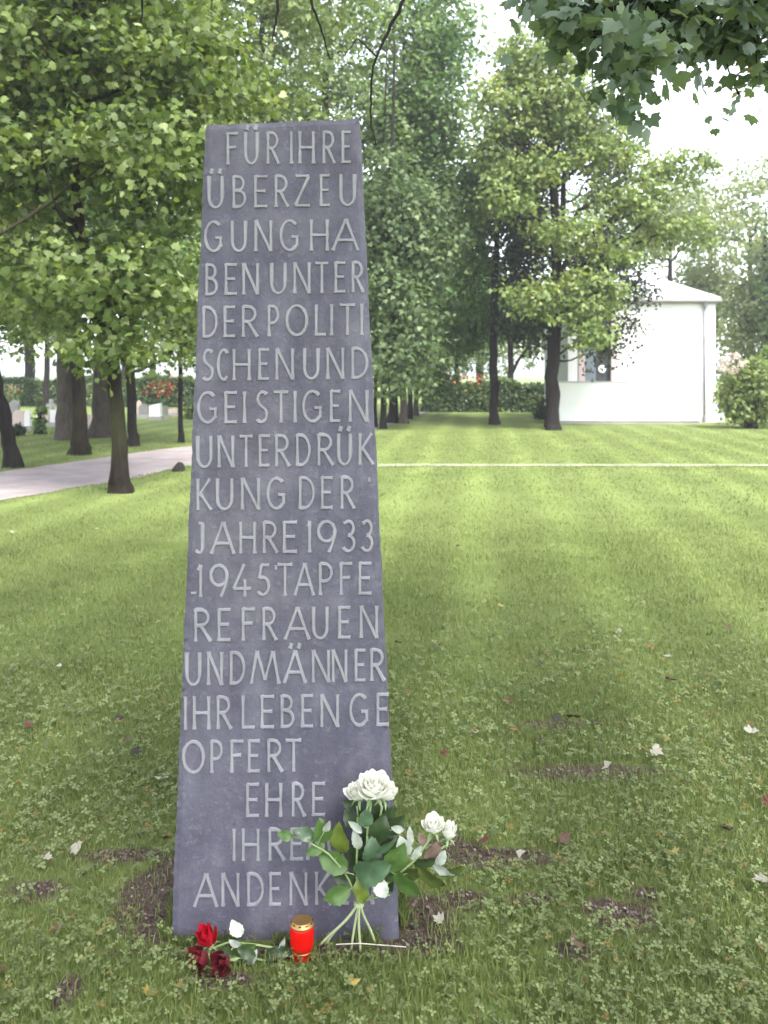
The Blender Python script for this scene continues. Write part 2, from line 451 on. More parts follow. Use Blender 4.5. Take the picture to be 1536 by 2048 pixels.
def strip(name, left, right, z, mat, label, edge=0.0):
    """path between two edge polylines of (x, y)"""
    n = 14
    def res(p):
        p = np.array(p, float); t = np.linspace(0, 1, len(p)); s = np.linspace(0, 1, 60)
        return np.stack([np.interp(s, t, p[:,0]), np.interp(s, t, p[:,1])], -1)
    L, R = res(left), res(right)
    jl = rng.normal(0, 0.03, (60, 2)); jr = rng.normal(0, 0.03, (60, 2))
    L += jl; R += jr
    v = []; 
    for i in range(60):
        for k in range(n+1):
            q = L[i] + (R[i]-L[i])*k/n
            v.append((q[0], q[1], z))
    f = [(i*(n+1)+k, i*(n+1)+k+1, (i+1)*(n+1)+k+1, (i+1)*(n+1)+k) for i in range(59) for k in range(n)]
    me = np_mesh(name, v, np.array(f)[:, ::-1])
    o = link(name, me, mat)
    tag(o, label, 'path', kind='structure')
    return o
strip('path', [(-12.5,7.6),(-8.5,11.0),(-5.85,13.9),(-5.1,16.2),(-4.7,17.5),(-4.05,18.9),(-2.2,23.0),(-0.6,27.5),(0.6,32),(1.8,38)],
      [(-9.5,5.2),(-6.6,8.4),(-4.55,10.7),(-3.82,12.7),(-3.55,13.2),(-3.30,14.6),(-2.4,16.5),(-1.0,20.5),(0.1,26.5),(1.9,37)], 0.006, M['path'],
      'pinkish grey gravel path curving past the left trees')
strip('footpath', [(-3.2,15.4),(-1,15.22),(2,15.16),(6,15.15),(12,15.28),(20,15.58)], [(-3.3,14.80),(-1,14.80),(2,14.80),(6,14.78),(12,14.85),(20,15.1)], 0.010, M['path_pale'],
      'narrow pale footpath crossing the lawn')

# ------------------------------------------------------------------ foliage
LEAF = {   # outline of half a leaf blade as (across, along); w = fold
    'lobed': ([(0,0),(-.46,.22),(-.24,.52),(0,1),(.24,.52),(.46,.22)], [(0,3,2,1),(0,5,4,3)]),
    'oval': ([(0,0),(-.36,.45),(0,1),(.36,.45)], [(0,3,2,1)]),
    'maple': ([(0,.08),(-.16,-.06),(-.36,.06),(-.58,.26),(-.42,.38),(-.43,.64),(-.21,.62),(0,1.0),(.21,.62),(.43,.64),(.42,.38),(.58,.26),(.36,.06),(.16,-.06)],
              [(0,3,2,1),(0,5,4,3),(0,7,6,5),(0,9,8,7),(0,11,10,9),(0,13,12,11)]),
}
def leaves(pos, out, size, lr, kind='lobed', up=0.6, rnd=0.7, droop=0.3):
    """mesh arrays of one leaf for each position"""
    n = len(pos)
    nor = out*0.45 + np.array([0,0,up]) + rng.normal(0, rnd, (n,3))
    nor /= np.linalg.norm(nor, axis=1, keepdims=True) + 1e-9
    al = out*0.6 + np.array([0,0,-droop]) + rng.normal(0, 0.6, (n,3))
    al -= nor*np.sum(al*nor, 1, keepdims=True)
    al /= np.linalg.norm(al, axis=1, keepdims=True) + 1e-9
    sd = np.cross(al, nor)
    pts, faces = LEAF[kind]
    k = len(pts)
    V = np.empty((n, k, 3))
    for j, (v, u) in enumerate(pts):
        wv = -0.22*abs(v) - 0.18*u*u
        V[:, j] = pos + size[:, None]*(v*sd + u*al + wv*nor)
    fa = np.array(faces)
    Fc = (np.arange(n)[:, None, None]*k + fa[None]).reshape(-1, fa.shape[1])
    return V.reshape(-1, 3), Fc, np.repeat(lr, len(faces))

def join(parts):
    Vs, Fs, As = [], [], []; b = 0
    for v, f, a in parts:
        Vs.append(v); Fs.append(f + b); As.append(a); b += len(v)
    return np.concatenate(Vs), np.concatenate(Fs), np.concatenate(As)

def clusters_in(blob, n):
    """cluster centres in an ellipsoid, more of them towards the outside, none below the clip"""
    c, r = np.array(blob[:3]), np.array(blob[3:6])
    d = rng.normal(0, 1, (n,3)); d /= np.linalg.norm(d, axis=1, keepdims=True)
    rad = rng.random(n)**0.45
    return c + d*rad[:, None]*r, d

def crown_arrays(blobs, nleaf, size, kind, cluster=0.42, per=45, flat=0.55, keep=None, bright=None):
    vols = np.array([b[3]*b[4]*b[5] for b in blobs])**0.8
    vols = vols/vols.sum()
    parts = []; cents = []
    for b, vf in zip(blobs, vols):
        nc = max(3, int(nleaf*vf/per))
        cc, dd = clusters_in(b, nc)
        if keep is not None:
            k = keep(cc); cc, dd = cc[k], dd[k]
            nc = len(cc)
            if nc == 0: continue
        cents.append(cc)
        cr = rng.random(nc)
        ci = np.repeat(np.arange(nc), per)
        off = rng.normal(0, 1, (nc*per, 3))*np.array([1,1,flat])*cluster*(0.6+0.8*rng.random((nc,1)))[ci]*0.6
        pos = cc[ci] + off
        out = off/ (np.linalg.norm(off, axis=1, keepdims=True)+1e-6)*0.6 + dd[ci]*0.7
        lr = np.clip(0.55*cr[ci] + 0.45*rng.random(nc*per), 0, 1)
        if keep is not None:
            k = keep(pos); pos, out, lr = pos[k], out[k], lr[k]
        sz = size*(0.65 + 0.6*rng.random(len(pos)))
        parts.append(leaves(pos, out, sz, lr, kind))
    return join(parts), np.concatenate(cents)

def wiggle(a, b, n, amp):
    a, b = np.array(a), np.array(b)
    t = np.linspace(0, 1, n)[:, None]
    p = a + (b-a)*t
    L = np.linalg.norm(b-a)
    w_ = np.cumsum(rng.normal(0, amp*L/n, (n,3)), 0)
    w_ -= w_[0]*(1-t) + w_[-1]*t
    return p + w_

def make_tree(name, label, cat, trunk, blobs, nleaf, size, kind, leafm, barkm, cluster=0.42, per=45, limbs=(), group=None, keep=None, twigs=90, flat=0.55, nroot=14):
    """trunk: list of (x,y,z,r). blobs: crown ellipsoids"""
    root = empty(name, trunk[0][:3])
    tag(root, label, cat, group)
    mb = MB()
    T = np.array(trunk)
    t0 = np.linspace(0, 1, len(T)); ss = np.linspace(0, 1, max(8, len(T)*3))
    TP = np.stack([np.interp(ss, t0, T[:, k]) for k in range(4)], -1)
    TP[2:-1, :2] += rng.normal(0, 0.12, (len(TP)-3, 2))*TP[2:-1, 3:4]
    # fluted root flare
    n = nroot
    v = []; f = []
    ph = rng.random()*6.28
    for i, (x, y, z, r) in enumerate(TP):
        fl = max(0, 1 - (z-TP[0,2])/0.55)**2
        for k in range(n):
            a = 2*pi*k/n
            rr = r*(1 + fl*(0.28 + 0.38*max(0, sin(a*2.5+ph))) + 0.05*sin(3*a+ph+i*0.15))
            v.append((x+rr*cos(a), y+rr*sin(a), z - (0.05 if i == 0 else 0)))
    for i in range(len(TP)-1):
        for k in range(n):
            f.append((i*n+k, i*n+(k+1)%n, (i+1)*n+(k+1)%n, (i+1)*n+k))
    f.append(tuple((len(TP)-1)*n+k for k in range(n)))
    mb.add(v, f)
    (V, Fc, A), cents = crown_arrays(blobs, nleaf, size, kind, cluster, per, flat, keep)
    nodes = [TP[int(len(TP)*0.5):, :3]]
    for lm in limbs:
        lm = np.array(lm)
        q = np.linspace(0, 1, 9); tt = np.linspace(0, 1, len(lm))
        LP = np.stack([np.interp(q, tt, lm[:, k]) for k in range(4)], -1)
        mb.tube(LP[:, :3], LP[:, 3], 7)
        nodes.append(LP[3:, :3])
    rt = T[0, 3]
    for b in blobs:
        c = np.array(b[:3])
        zt = TP[:, 2]
        j = int(np.clip(np.searchsorted(zt, c[2]-0.6*np.hypot(c[0]-TP[0,0], c[1]-TP[0,1])-0.3*b[5]), len(TP)*0.35, len(TP)-2))
        if np.linalg.norm(c-TP[j,:3]) < 0.5: continue
        w_ = wiggle(TP[j,:3], c, 8, 0.22)
        r0 = min(TP[j,3]*0.6, 0.35*rt)
        mb.tube(w_, np.linspace(r0, r0*0.25, 8), 6)
        nodes.append(w_[2:])
    nodes = np.concatenate(nodes)
    idx = rng.permutation(len(cents))[:twigs]
    for c in cents[idx]:
        dd = np.linalg.norm(nodes-c, axis=1) + 0.6*np.maximum(0, nodes[:,2]-c[2])
        s = nodes[np.argmin(dd)]
        if np.linalg.norm(s-c) < 0.15: continue
        w_ = wiggle(s, c, 5, 0.25)
        if keep is not None and not keep(w_).all(): continue
        r0 = 0.010 + 0.006*np.linalg.norm(s-c)
        mb.tube(w_, np.linspace(r0, 0.004, 5), 4, cap=False)
    mb.build('trunk', barkm, root, smooth=True)
    link('crown', np_mesh('crown', V, Fc, A), leafm, root)
    return root

def px_trunk(pts, d):
    """(px, py, half width px) list at one distance -> (x,y,z,r); the first sits on the ground"""
    out = []
    for i, (a, b, r) in enumerate(pts):
        p = P(a, b, d)
        out.append((p.x, p.y, 0.0 if i == 0 else p.z, r/F*d))
    return out
def px_blobs(bl, d):
    out = []
    for q in bl:
        a, b, rx, rz = q[:4]; dd = q[4] if len(q) > 4 else 0.0; ry = q[5] if len(q) > 5 else None
        p = P(a, b, d+dd)
        x, z = rx/F*(d+dd), rz/F*(d+dd)
        out.append((p.x, p.y, p.z, x, ry if ry else max(1.2, 0.9*x), z))
    return out
def dist(py): return H*F/(py-HY)

# --- left group
d = dist(985)
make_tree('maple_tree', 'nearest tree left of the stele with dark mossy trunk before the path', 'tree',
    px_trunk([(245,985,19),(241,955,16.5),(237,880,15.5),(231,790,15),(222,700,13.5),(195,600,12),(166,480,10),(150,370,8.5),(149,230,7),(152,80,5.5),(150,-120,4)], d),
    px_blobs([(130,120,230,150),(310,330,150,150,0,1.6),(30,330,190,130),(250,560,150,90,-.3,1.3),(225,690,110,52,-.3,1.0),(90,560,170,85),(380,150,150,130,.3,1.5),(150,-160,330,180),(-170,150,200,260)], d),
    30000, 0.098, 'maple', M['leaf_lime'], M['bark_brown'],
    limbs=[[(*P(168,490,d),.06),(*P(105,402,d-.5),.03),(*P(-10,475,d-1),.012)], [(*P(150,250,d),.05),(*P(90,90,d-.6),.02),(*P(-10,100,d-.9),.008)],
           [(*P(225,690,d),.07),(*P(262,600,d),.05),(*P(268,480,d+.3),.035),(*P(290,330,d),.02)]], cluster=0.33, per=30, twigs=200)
d = dist(935)
make_tree('leaning_tree', 'tree leaning out of the left edge beyond the path', 'tree',
    px_trunk([(25,935,16),(22,900,14),(10,840,13),(-4,770,12),(-20,690,11),(-45,560,10),(-70,400,8),(-80,200,6)], d),
    px_blobs([(-90,300,210,200),(-20,560,140,90),(20,640,90,55),(-160,500,150,160),(-80,50,220,150)], d), 18000, 0.105, 'lobed', M['leaf_lime'], M['bark_dark'], per=30)
d = dist(910)
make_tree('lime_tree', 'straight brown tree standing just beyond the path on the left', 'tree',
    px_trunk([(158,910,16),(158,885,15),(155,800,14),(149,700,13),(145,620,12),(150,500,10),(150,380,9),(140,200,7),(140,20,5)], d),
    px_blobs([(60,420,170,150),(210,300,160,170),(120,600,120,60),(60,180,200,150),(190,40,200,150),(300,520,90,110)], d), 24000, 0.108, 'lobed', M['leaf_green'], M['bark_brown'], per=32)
d = dist(893)
make_tree('slender_tree', 'slender dark tree right behind the nearest left trunk', 'tree',
    px_trunk([(266,893,10),(265,860,9),(263,780,9.5),(262,700,9),(262,560,8),(268,430,7),(275,260,6),(280,60,4)], d),
    px_blobs([(300,360,140,150),(350,560,80,100),(380,680,55,55),(330,160,170,150),(300,30,150,110)], d), 20000, 0.11, 'lobed', M['leaf_lime'], M['bark_dark'], per=32)
d = dist(875)
make_tree('old_tree', 'thick reddish brown trunk seen between the two left trees', 'tree',
    px_trunk([(200,875,20),(201,850,19),(200,780,16),(203,700,14),(205,560,12),(200,380,10),(195,150,7)], d),
    px_blobs([(180,380,200,160),(80,250,180,150),(260,180,200,160),(170,30,250,150)], d), 12000, 0.14, 'oval', M['leaf_green'], M['bark_grey'], per=40, twigs=60)
d = dist(880)
make_tree('pale_barked_tree', 'pale grey barked tree half hidden behind the straight brown tree', 'tree',
    px_trunk([(132,880,19),(133,850,18),(132,780,16),(128,680,14),(122,560,12),(115,420,9),(110,150,7)], d),
    px_blobs([(60,430,160,150),(-60,300,180,200),(70,150,200,150)], d), 9000, 0.14, 'oval', M['leaf_pale'], M['bark_grey'], per=40, twigs=60)
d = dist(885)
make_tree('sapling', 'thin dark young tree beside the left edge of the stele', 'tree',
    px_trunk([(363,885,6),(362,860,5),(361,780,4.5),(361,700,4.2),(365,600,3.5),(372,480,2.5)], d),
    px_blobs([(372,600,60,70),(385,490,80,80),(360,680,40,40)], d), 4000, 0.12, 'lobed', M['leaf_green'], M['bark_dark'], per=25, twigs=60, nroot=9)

# --- trees behind the stele
for (px, d, label, bl, lm, n) in [
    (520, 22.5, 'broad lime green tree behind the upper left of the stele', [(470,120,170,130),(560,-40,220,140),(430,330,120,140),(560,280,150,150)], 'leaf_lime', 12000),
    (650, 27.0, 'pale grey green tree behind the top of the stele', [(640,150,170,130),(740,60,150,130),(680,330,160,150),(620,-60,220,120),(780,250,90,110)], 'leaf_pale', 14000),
    (600, 36.0, 'dark trunked tree deep behind the middle of the stele', [(600,500,200,200),(600,250,250,200)], 'leaf_green', 8000)]:
    make_tree('park_tree', label, 'tree', px_trunk([(px,HY+H*F/d,13),(px,760,12),(px,600,11),(px-5,400,9),(px,200,7),(px+5,20,4)], d),
        px_blobs(bl, d), n, 0.15, 'lobed', M[lm], M['bark_dark'], per=32, group='trees behind the stele', twigs=80)

# --- avenue right of the stele
AV = [(751,855,4,'leftmost thin trunk of the avenue hugging the right edge of the stele',[(790,640,70,90),(770,520,70,90)],'leaf_green',7000),
      (767,858,6,'nearest dark trunk of the avenue right of the stele',[(800,720,75,60,-.3),(800,600,80,80,-.3),(850,470,100,90),(770,420,80,110)],'leaf_avenue',14000),
      (786,846,9,'thickest black trunk in the avenue row beside the stele',[(890,380,115,130),(950,550,62,120),(860,650,60,60),(800,280,120,130)],'leaf_green',14000),
      (806,847,7,'pale brown trunk in the avenue row beside the stele',[(860,200,110,110),(950,430,62,100),(870,60,100,100)],'leaf_green',11000),
      (820,838,5,'narrow dark trunk in the middle of the avenue row',[(840,700,55,50),(950,640,50,60)],'leaf_green',5000),
      (832,832,5,'grey trunk toward the far end of the avenue row',[(900,650,70,60),(870,760,35,25)],'leaf_green',5000),
      (849,823,5,'last dark trunk at the far end of the avenue row',[(930,690,60,50),(900,560,90,100)],'leaf_green',5000)]
for (px, py, r, label, bl, lm, n) in AV:
    d = dist(py)
    make_tree('avenue_tree', label, 'tree', px_trunk([(px,py,r*1.15),(px,py-25,r),(px,740,r*.95),(px+3,600,r*.85),(px+12,400,r*.7),(px+20,200,r*.5),(px+22,80,r*.35)], d),
        px_blobs(bl, d), n, 0.155, 'lobed', M[lm], M['bark_grey'] if 'pale' in label or 'grey' in label else M['bark_dark'], per=30, group='avenue trees right of the stele', twigs=70, flat=0.8, nroot=10)

# --- middle right
d = dist(849)
make_tree('dark_leaved_tree', 'straight black trunked tree with dark foliage between avenue and chapel', 'tree',
    px_trunk([(988,849,9),(988,830,8.5),(988,760,8.5),(987,690,8),(990,560,7),(995,420,5),(1000,300,3)], d),
    px_blobs([(1035,630,45,60),(1035,520,45,80),(1040,400,55,80),(1025,320,45,60)], d), 8000, 0.15, 'oval', M['leaf_dark'], M['bark_dark'], per=40, twigs=60)
d = dist(821)
make_tree('forked_tree', 'small forked tree in front of the far hedge', 'tree',
    px_trunk([(1021,821,7),(1020,800,6),(1022,740,6),(1020,700,5.5),(1025,640,4),(1030,560,3)], d),
    px_blobs([(1050,650,60,40),(1000,600,70,60)], d), 4500, 0.16, 'oval', M['leaf_green'], M['bark_dark'],
    limbs=[[(*P(1024,745,d),.08),(*P(1040,715,d),.06),(*P(1060,690,d),.04)]], per=40, twigs=40)
d = 40.0
make_tree('hedge_tree', 'dark trunk rising out of the far hedge', 'tree',
    px_trunk([(915,HY+H*F/d,9),(915,795,8),(914,760,5),(914,735,4.5),(918,690,4),(925,600,3)], d),
    px_blobs([(900,640,90,60),(960,600,90,70)], d), 5000, 0.17, 'oval', M['leaf_green'], M['bark_dark'], per=40, twigs=40)

d = 25.9
make_tree('yew_tree', 'dark grey green yew crowding the chapel door behind the yellow green tree', 'tree',
    px_trunk([(1099,HY+H*F/d,8),(1100,800,8),(1102,700,8),(1110,560,8),(1125,420,6),(1130,300,4)], d),
    px_blobs([(1272,585,36,40,-.3,.5),(1245,665,42,42,-.3,.5),(1285,560,20,26,-.3,.3),(1200,700,40,35,.1,.6),(1060,340,95,70,1,1),(1060,470,60,70,1,1),(1180,560,80,80,.2,.8),(1080,640,35,60,.3,.7),(1215,330,55,80,.6,.8),(1110,250,70,60,.6,1),(1210,480,60,70,.5,.8)], d),
    15000, 0.13, 'oval', M['leaf_dark'], M['bark_dark'], per=45, twigs=70, cluster=0.34, flat=0.9)

d = dist(860)
make_tree('yellow_green_tree', 'yellow green tree with dark trunk and bare limbs in front of the white chapel', 'tree',
    px_trunk([(1107,860,14),(1107,845,13),(1107,740,13),(1111,640,12),(1113,540,10.5),(1111,440,9.5),(1108,330,8),(1095,250,6),(1082,150,4),(1075,80,2.5)], d),
    px_blobs([(1080,120,95,75,-.2,1.2),(1010,215,70,70,-.3,1),(1130,220,115,75,-.3,1.2),(1020,390,75,50,-.6,.8),(1200,300,85,50,-.5,.9),(1255,400,95,45,-.5,.9),(1350,340,85,38,-.1,.8),(1340,460,95,35,.2,.7),
              (1150,600,80,60,-.8,.8),(1175,655,50,45,-.8,.7),(1065,600,55,50,-.7,.7),(1195,590,50,50,-.7,.7),(1130,460,75,42,-.7,.7),(985,300,45,50,-.2,.7),(1090,330,60,40,-.7,.7),(1230,500,60,35,-.6,.6)], d),
    25000, 0.135, 'lobed', M['leaf_yellow'], M['bark_dark'],
    limbs=[[(*P(1112,620,d),.09),(*P(1150,580,d-.3),.075),(*P(1200,535,d-.4),.06),(*P(1250,480,d-.3),.05),(*P(1300,430,d),.035),(*P(1350,375,d),.02)],
           [(*P(1113,560,d),.08),(*P(1150,490,d-.2),.06),(*P(1205,452,d-.2),.045),(*P(1270,425,d),.03),(*P(1340,440,d),.015)],
           [(*P(1112,530,d),.06),(*P(1060,475,d-.2),.04),(*P(1030,450,d-.2),.02)],
           [(*P(1109,350,d),.06),(*P(1060,300,d-.2),.04),(*P(1015,275,d-.3),.02)],
           [(*P(1110,340,d),.06),(*P(1120,270,d),.05),(*P(1140,180,d),.02)],
           [(*P(1110,660,d),.08),(*P(1060,640,d-.2),.05),(*P(1020,620,d-.2),.03)]], cluster=0.33, per=26, twigs=150)

# --- behind and beside the chapel
BH = [(1500,44,'light airy tree standing behind the right of the chapel',[(1440,400,95,70),(1530,380,80,80),(1480,480,90,60)],'leaf_glare_washed',3800),
      (1340,42,'pale yellow green tree above the chapel roof',[(1330,430,90,60),(1400,470,70,60),(1260,480,80,70)],'leaf_glare_washed',4200),
      (1420,47,'dull green tree right behind the chapel wall',[(1440,620,70,80),(1400,560,80,60)],'leaf_glare_washed',6000),
      (1530,37,'bushy dull green tree at the right edge above the shrub',[(1515,640,70,75),(1560,560,90,110),(1500,740,60,60)],'leaf_glare_washed',9000),
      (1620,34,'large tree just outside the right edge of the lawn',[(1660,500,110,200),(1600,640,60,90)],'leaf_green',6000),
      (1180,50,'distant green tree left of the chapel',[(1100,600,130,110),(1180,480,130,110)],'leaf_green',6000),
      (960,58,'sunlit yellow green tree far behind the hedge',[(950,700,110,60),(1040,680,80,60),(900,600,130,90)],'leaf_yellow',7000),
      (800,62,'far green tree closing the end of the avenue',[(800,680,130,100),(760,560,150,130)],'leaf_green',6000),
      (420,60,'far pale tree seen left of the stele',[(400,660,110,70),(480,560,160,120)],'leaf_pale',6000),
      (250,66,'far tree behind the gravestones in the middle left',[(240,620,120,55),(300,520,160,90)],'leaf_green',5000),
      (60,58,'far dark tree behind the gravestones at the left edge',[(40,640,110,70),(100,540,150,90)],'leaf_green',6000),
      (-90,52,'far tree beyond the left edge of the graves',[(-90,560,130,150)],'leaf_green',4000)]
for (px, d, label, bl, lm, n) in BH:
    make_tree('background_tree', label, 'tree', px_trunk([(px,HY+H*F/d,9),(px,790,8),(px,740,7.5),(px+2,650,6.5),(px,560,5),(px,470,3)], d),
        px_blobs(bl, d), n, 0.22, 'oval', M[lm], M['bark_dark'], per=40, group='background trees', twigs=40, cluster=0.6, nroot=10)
for px, d, r, label in [(57,44,11,'broad black trunk behind the left gravestones'),(92,40,6,'thin dark trunk among the left gravestones'),(302,46,6,'slim dark trunk behind the pale gravestones right of the left trees')]:
    make_tree('distant_tree', label, 'tree', px_trunk([(px,HY+H*F/d,r*1.1),(px,790,r),(px+2,720,r*.9),(px,620,r*.7),(px,480,r*.4)], d),
        px_blobs([(px-10,640,70,45),(px+30,560,100,70)], d), 4500, 0.18, 'oval', M['leaf_green'], M['bark_dark'], per=40, twigs=40, nroot=10)

# --- the overhanging tree the photographer stands under
def keep_near(p):
    """no foliage of the big crown inside the view except the drooping branch"""
    p = np.atleast_2d(p)
    lim = 1.5 + 0.41*np.maximum(p[:,1], 0) + 0.12 
    return (p[:,1] < 0.2) | (p[:,2] > lim)
droop = []
for (a, b, rx, rz, dd) in [(1500,10,110,40,3.9),(1400,40,110,45,3.8),(1300,35,100,40,3.7),(1200,45,80,40,3.6),(1120,40,60,40,3.8),(1230,110,70,30,3.5),(1340,95,70,30,3.7),(1262,175,28,60,3.6),
                           (1500,80,70,45,4.0),(1440,110,50,25,4.0),(1160,90,60,25,3.7),(1525,140,40,35,4.1),(1090,10,50,25,3.9),(1480,225,45,10,4.3),(1300,150,50,14,3.8),(1264,150,22,30,3.6),(1264,195,20,30,3.6),(1262,240,16,28,3.6)]:
    p = P(a, b-32, dd)
    droop.append((p.x, p.y, p.z, rx/F*dd, 0.28, rz/F*dd))
root = empty('overhanging_tree', (2.7,-2.3,0))
tag(root, 'near tree whose dark leafy branch hangs into the top right corner', 'tree')
mb = MB()
mb.tube([(2.7,-2.3,-.05),(2.68,-2.28,.3),(2.65,-2.2,1.5),(2.55,-2.05,3),(2.4,-1.9,4.2),(2.2,-1.6,5.6),(2.0,-1.4,7.2)], [.42,.3,.26,.23,.19,.13,.06], 14)
mlimb = [[(2.55,-2.05,3.0,.10),(2.6,0.2,3.6,.075),(2.3,2.2,3.65,.05),(1.9,3.4,3.3,.03),tuple(P(1300,30,3.7))+(.014,),tuple(P(1265,180,3.6))+(.006,)],
         [(2.6,0.2,3.6,.06),(2.5,2.6,3.7,.035),tuple(P(1500,10,3.9))+(.015,),tuple(P(1440,110,4.0))+(.006,)],
         [(2.3,2.2,3.65,.05),(1.6,3.3,3.35,.02),tuple(P(1200,40,3.6))+(.012,),tuple(P(1110,30,3.8))+(.007,)],
         [(2.4,-1.9,4.2,.11),(1.2,.5,4.6,.08),(.6,2.6,4.4,.05),tuple(P(840,-60,4.6))+(.022,),tuple(P(808,0,4.6))+(.010,),tuple(P(775,62,4.55))+(.008,),tuple(P(752,112,4.5))+(.0065,),tuple(P(742,165,4.5))+(.0055,),tuple(P(740,235,4.5))+(.0045,),tuple(P(752,290,4.45))+(.003,)],
         [(.6,2.6,4.4,.04),tuple(P(610,-50,4.8))+(.012,),tuple(P(622,0,4.8))+(.008,),tuple(P(642,55,4.8))+(.006,),tuple(P(660,118,4.8))+(.003,)],
         [(.6,2.6,4.4,.04),(-.3,3.8,4.0,.02),tuple(P(560,-30,4.9))+(.010,),tuple(P(552,40,4.9))+(.007,),tuple(P(545,82,4.9))+(.003,)],
         [(-.3,3.8,4.0,.02),tuple(P(290,-30,5.2))+(.009,),tuple(P(282,42,5.2))+(.004,)],
         [tuple(P(752,112,4.5))+(.005,),tuple(P(715,75,4.6))+(.004,),tuple(P(690,110,4.6))+(.002,)],
         [(2.4,-1.9,4.2,.12),(.2,-2.4,5.0,.08),(-2.2,-1.8,5.4,.04)],[(2.2,-1.6,5.6,.09),(3.8,.4,6.2,.05)],[(2.2,-1.6,5.6,.08),(.5,.8,6.4,.05),(-1,2.5,6.6,.03)]]
for lm in mlimb:
    lm = np.array(lm); k = len(lm)*4
    q = np.linspace(0,1,k); tt = np.linspace(0,1,len(lm))
    LP = np.stack([np.interp(q, tt, lm[:, c]) for c in range(4)], -1)
    LP[1:-1,:3] += rng.normal(0, 1, (k-2,3))*np.minimum(LP[1:-1,3:4]*0.5, 0.008)
    mb.tube(LP[:,:3], LP[:,3], 6)
(V1,F1,A1), cen = crown_arrays(droop, 1500, 0.070, 'maple', cluster=0.10, per=8, flat=0.6)
for c in cen[::2]:
    s = np.array(P(1330, -25, 3.75)) if rng.random() < .4 else np.array(droop[int(rng.integers(len(droop)))][:3])
    if np.linalg.norm(s-c) < 0.45: mb.tube(wiggle(s, c, 4, .2), np.linspace(.006,.002,4), 4, cap=False)
mb.build('trunk', M['bark_dark'], root, smooth=True)
link('drooping_branch', np_mesh('drooping_branch', V1, F1, A1), M['leaf_near'], root)
(V2,F2,A2), cen = crown_arrays([(.8,-1.2,6.2,4.6,3.8,1.9),(2.5,1.2,5.6,2.6,2.6,1.3),(-1.8,.6,6.0,2.8,2.8,1.2),(0,3.0,6.4,4.2,2.2,1.1),(1.2,-4.0,5.0,3.6,2.4,1.6)], 11500, 0.15, 'lobed', cluster=0.45, per=25, keep=keep_near)
link('crown', np_mesh('crown', V2, F2, A2), M['leaf_near'], root)

# ------------------------------------------------------------------ hedges and shrubs
def foliage_box(x0, x1, y0, y1, z0, z1, n, size, kind='oval', wob=0.12):
    p = rng.random((n,3))
    # push towards the surface
    ax = rng.integers(0, 4, n)
    p[ax==0, 2] = 1 - 0.18*rng.random((ax==0).sum())
    p[ax==1, 1] = 0.25*rng.random((ax==1).sum())
    out = np.stack([(p[:,0]-.5)*.4, p[:,1]-.7, p[:,2]-.3], -1)
    out /= np.linalg.norm(out, axis=1, keepdims=True)
    pos = np.array([x0,y0,z0]) + p*np.array([x1-x0,y1-y0,z1-z0])
    pos[:,2] += wob*np.sin(pos[:,0]*1.7)*p[:,2] + wob*.6*np.sin(pos[:,0]*4.1+1)*p[:,2]
    cl = 0.5+0.5*np.sin(pos[:,0]*2.3)*np.sin(pos[:,2]*5+pos[:,0])
    lr = np.clip(0.5*cl + 0.5*rng.random(n), 0, 1)
    return leaves(pos, out, size*(0.7+0.6*rng.random(n)), lr, kind)
def hedge(label, x0, x1, y, h, n, size=0.13, depth=1.4, blooms=None, bm=None):
    root = empty('hedge', ((x0+x1)/2, y, 0)); tag(root, label, 'hedge')
    v, f, a = foliage_box(x0, x1, y-depth/2, y+depth/2, 0.02, h, n, size)
    link('foliage', np_mesh('foliage', v, f, a), M['leaf_hedge'], root)
    for k in range(int((x1-x0)/0.8)):
        x = x0+0.4+0.8*k
        mb = MB(); mb.tube([(x,y,-.02),(x+.05,y,h*.4),(x+.1*rng.normal(),y,h*.8)], [.03,.02,.01], 5)
        mb.build('stem', M['bark_dark'], root)
    if blooms:
        pos = np.array([P(a, b, y-depth/2-.05+.15*rng.random()) for a, b in blooms for _ in range(26)]) + rng.normal(0, .16, (26*len(blooms),3))*np.array([1.3,.4,.8])
        out = np.tile(np.array([[0,-.6,.5]]), (len(pos),1))
        v, f, a = leaves(pos, out, 0.11*(.7+.6*rng.random(len(pos))), rng.random(len(pos)), 'oval', rnd=.8)
        link('blossoms', np_mesh('blossoms', v, f, a), bm, root)
    return root
d = 36.6
hedge('dark clipped hedge with orange blossoms beyond the avenue', P(846,0,d).x, P(1100,0,d).x, d, 1.15, 9000, blooms=[(905,757),(896,763),(930,756),(960,757)], bm=M['blossom_orange'])
d = 42.0
hedge('dark hedge with red flowers behind the gravestones left of the stele', P(255,0,d).x, P(480,0,d).x, d, 1.30, 9000, blooms=[(326,768),(336,776),(346,768),(336,787),(318,766),(300,775)], bm=M['blossom_red'])
d = 43.0
hedge('low dark hedge behind the gravestones at the left edge', P(-80,0,d).x, P(250,0,d).x, d, 1.25, 9000, blooms=[(25,778)], bm=M['blossom_orange'])

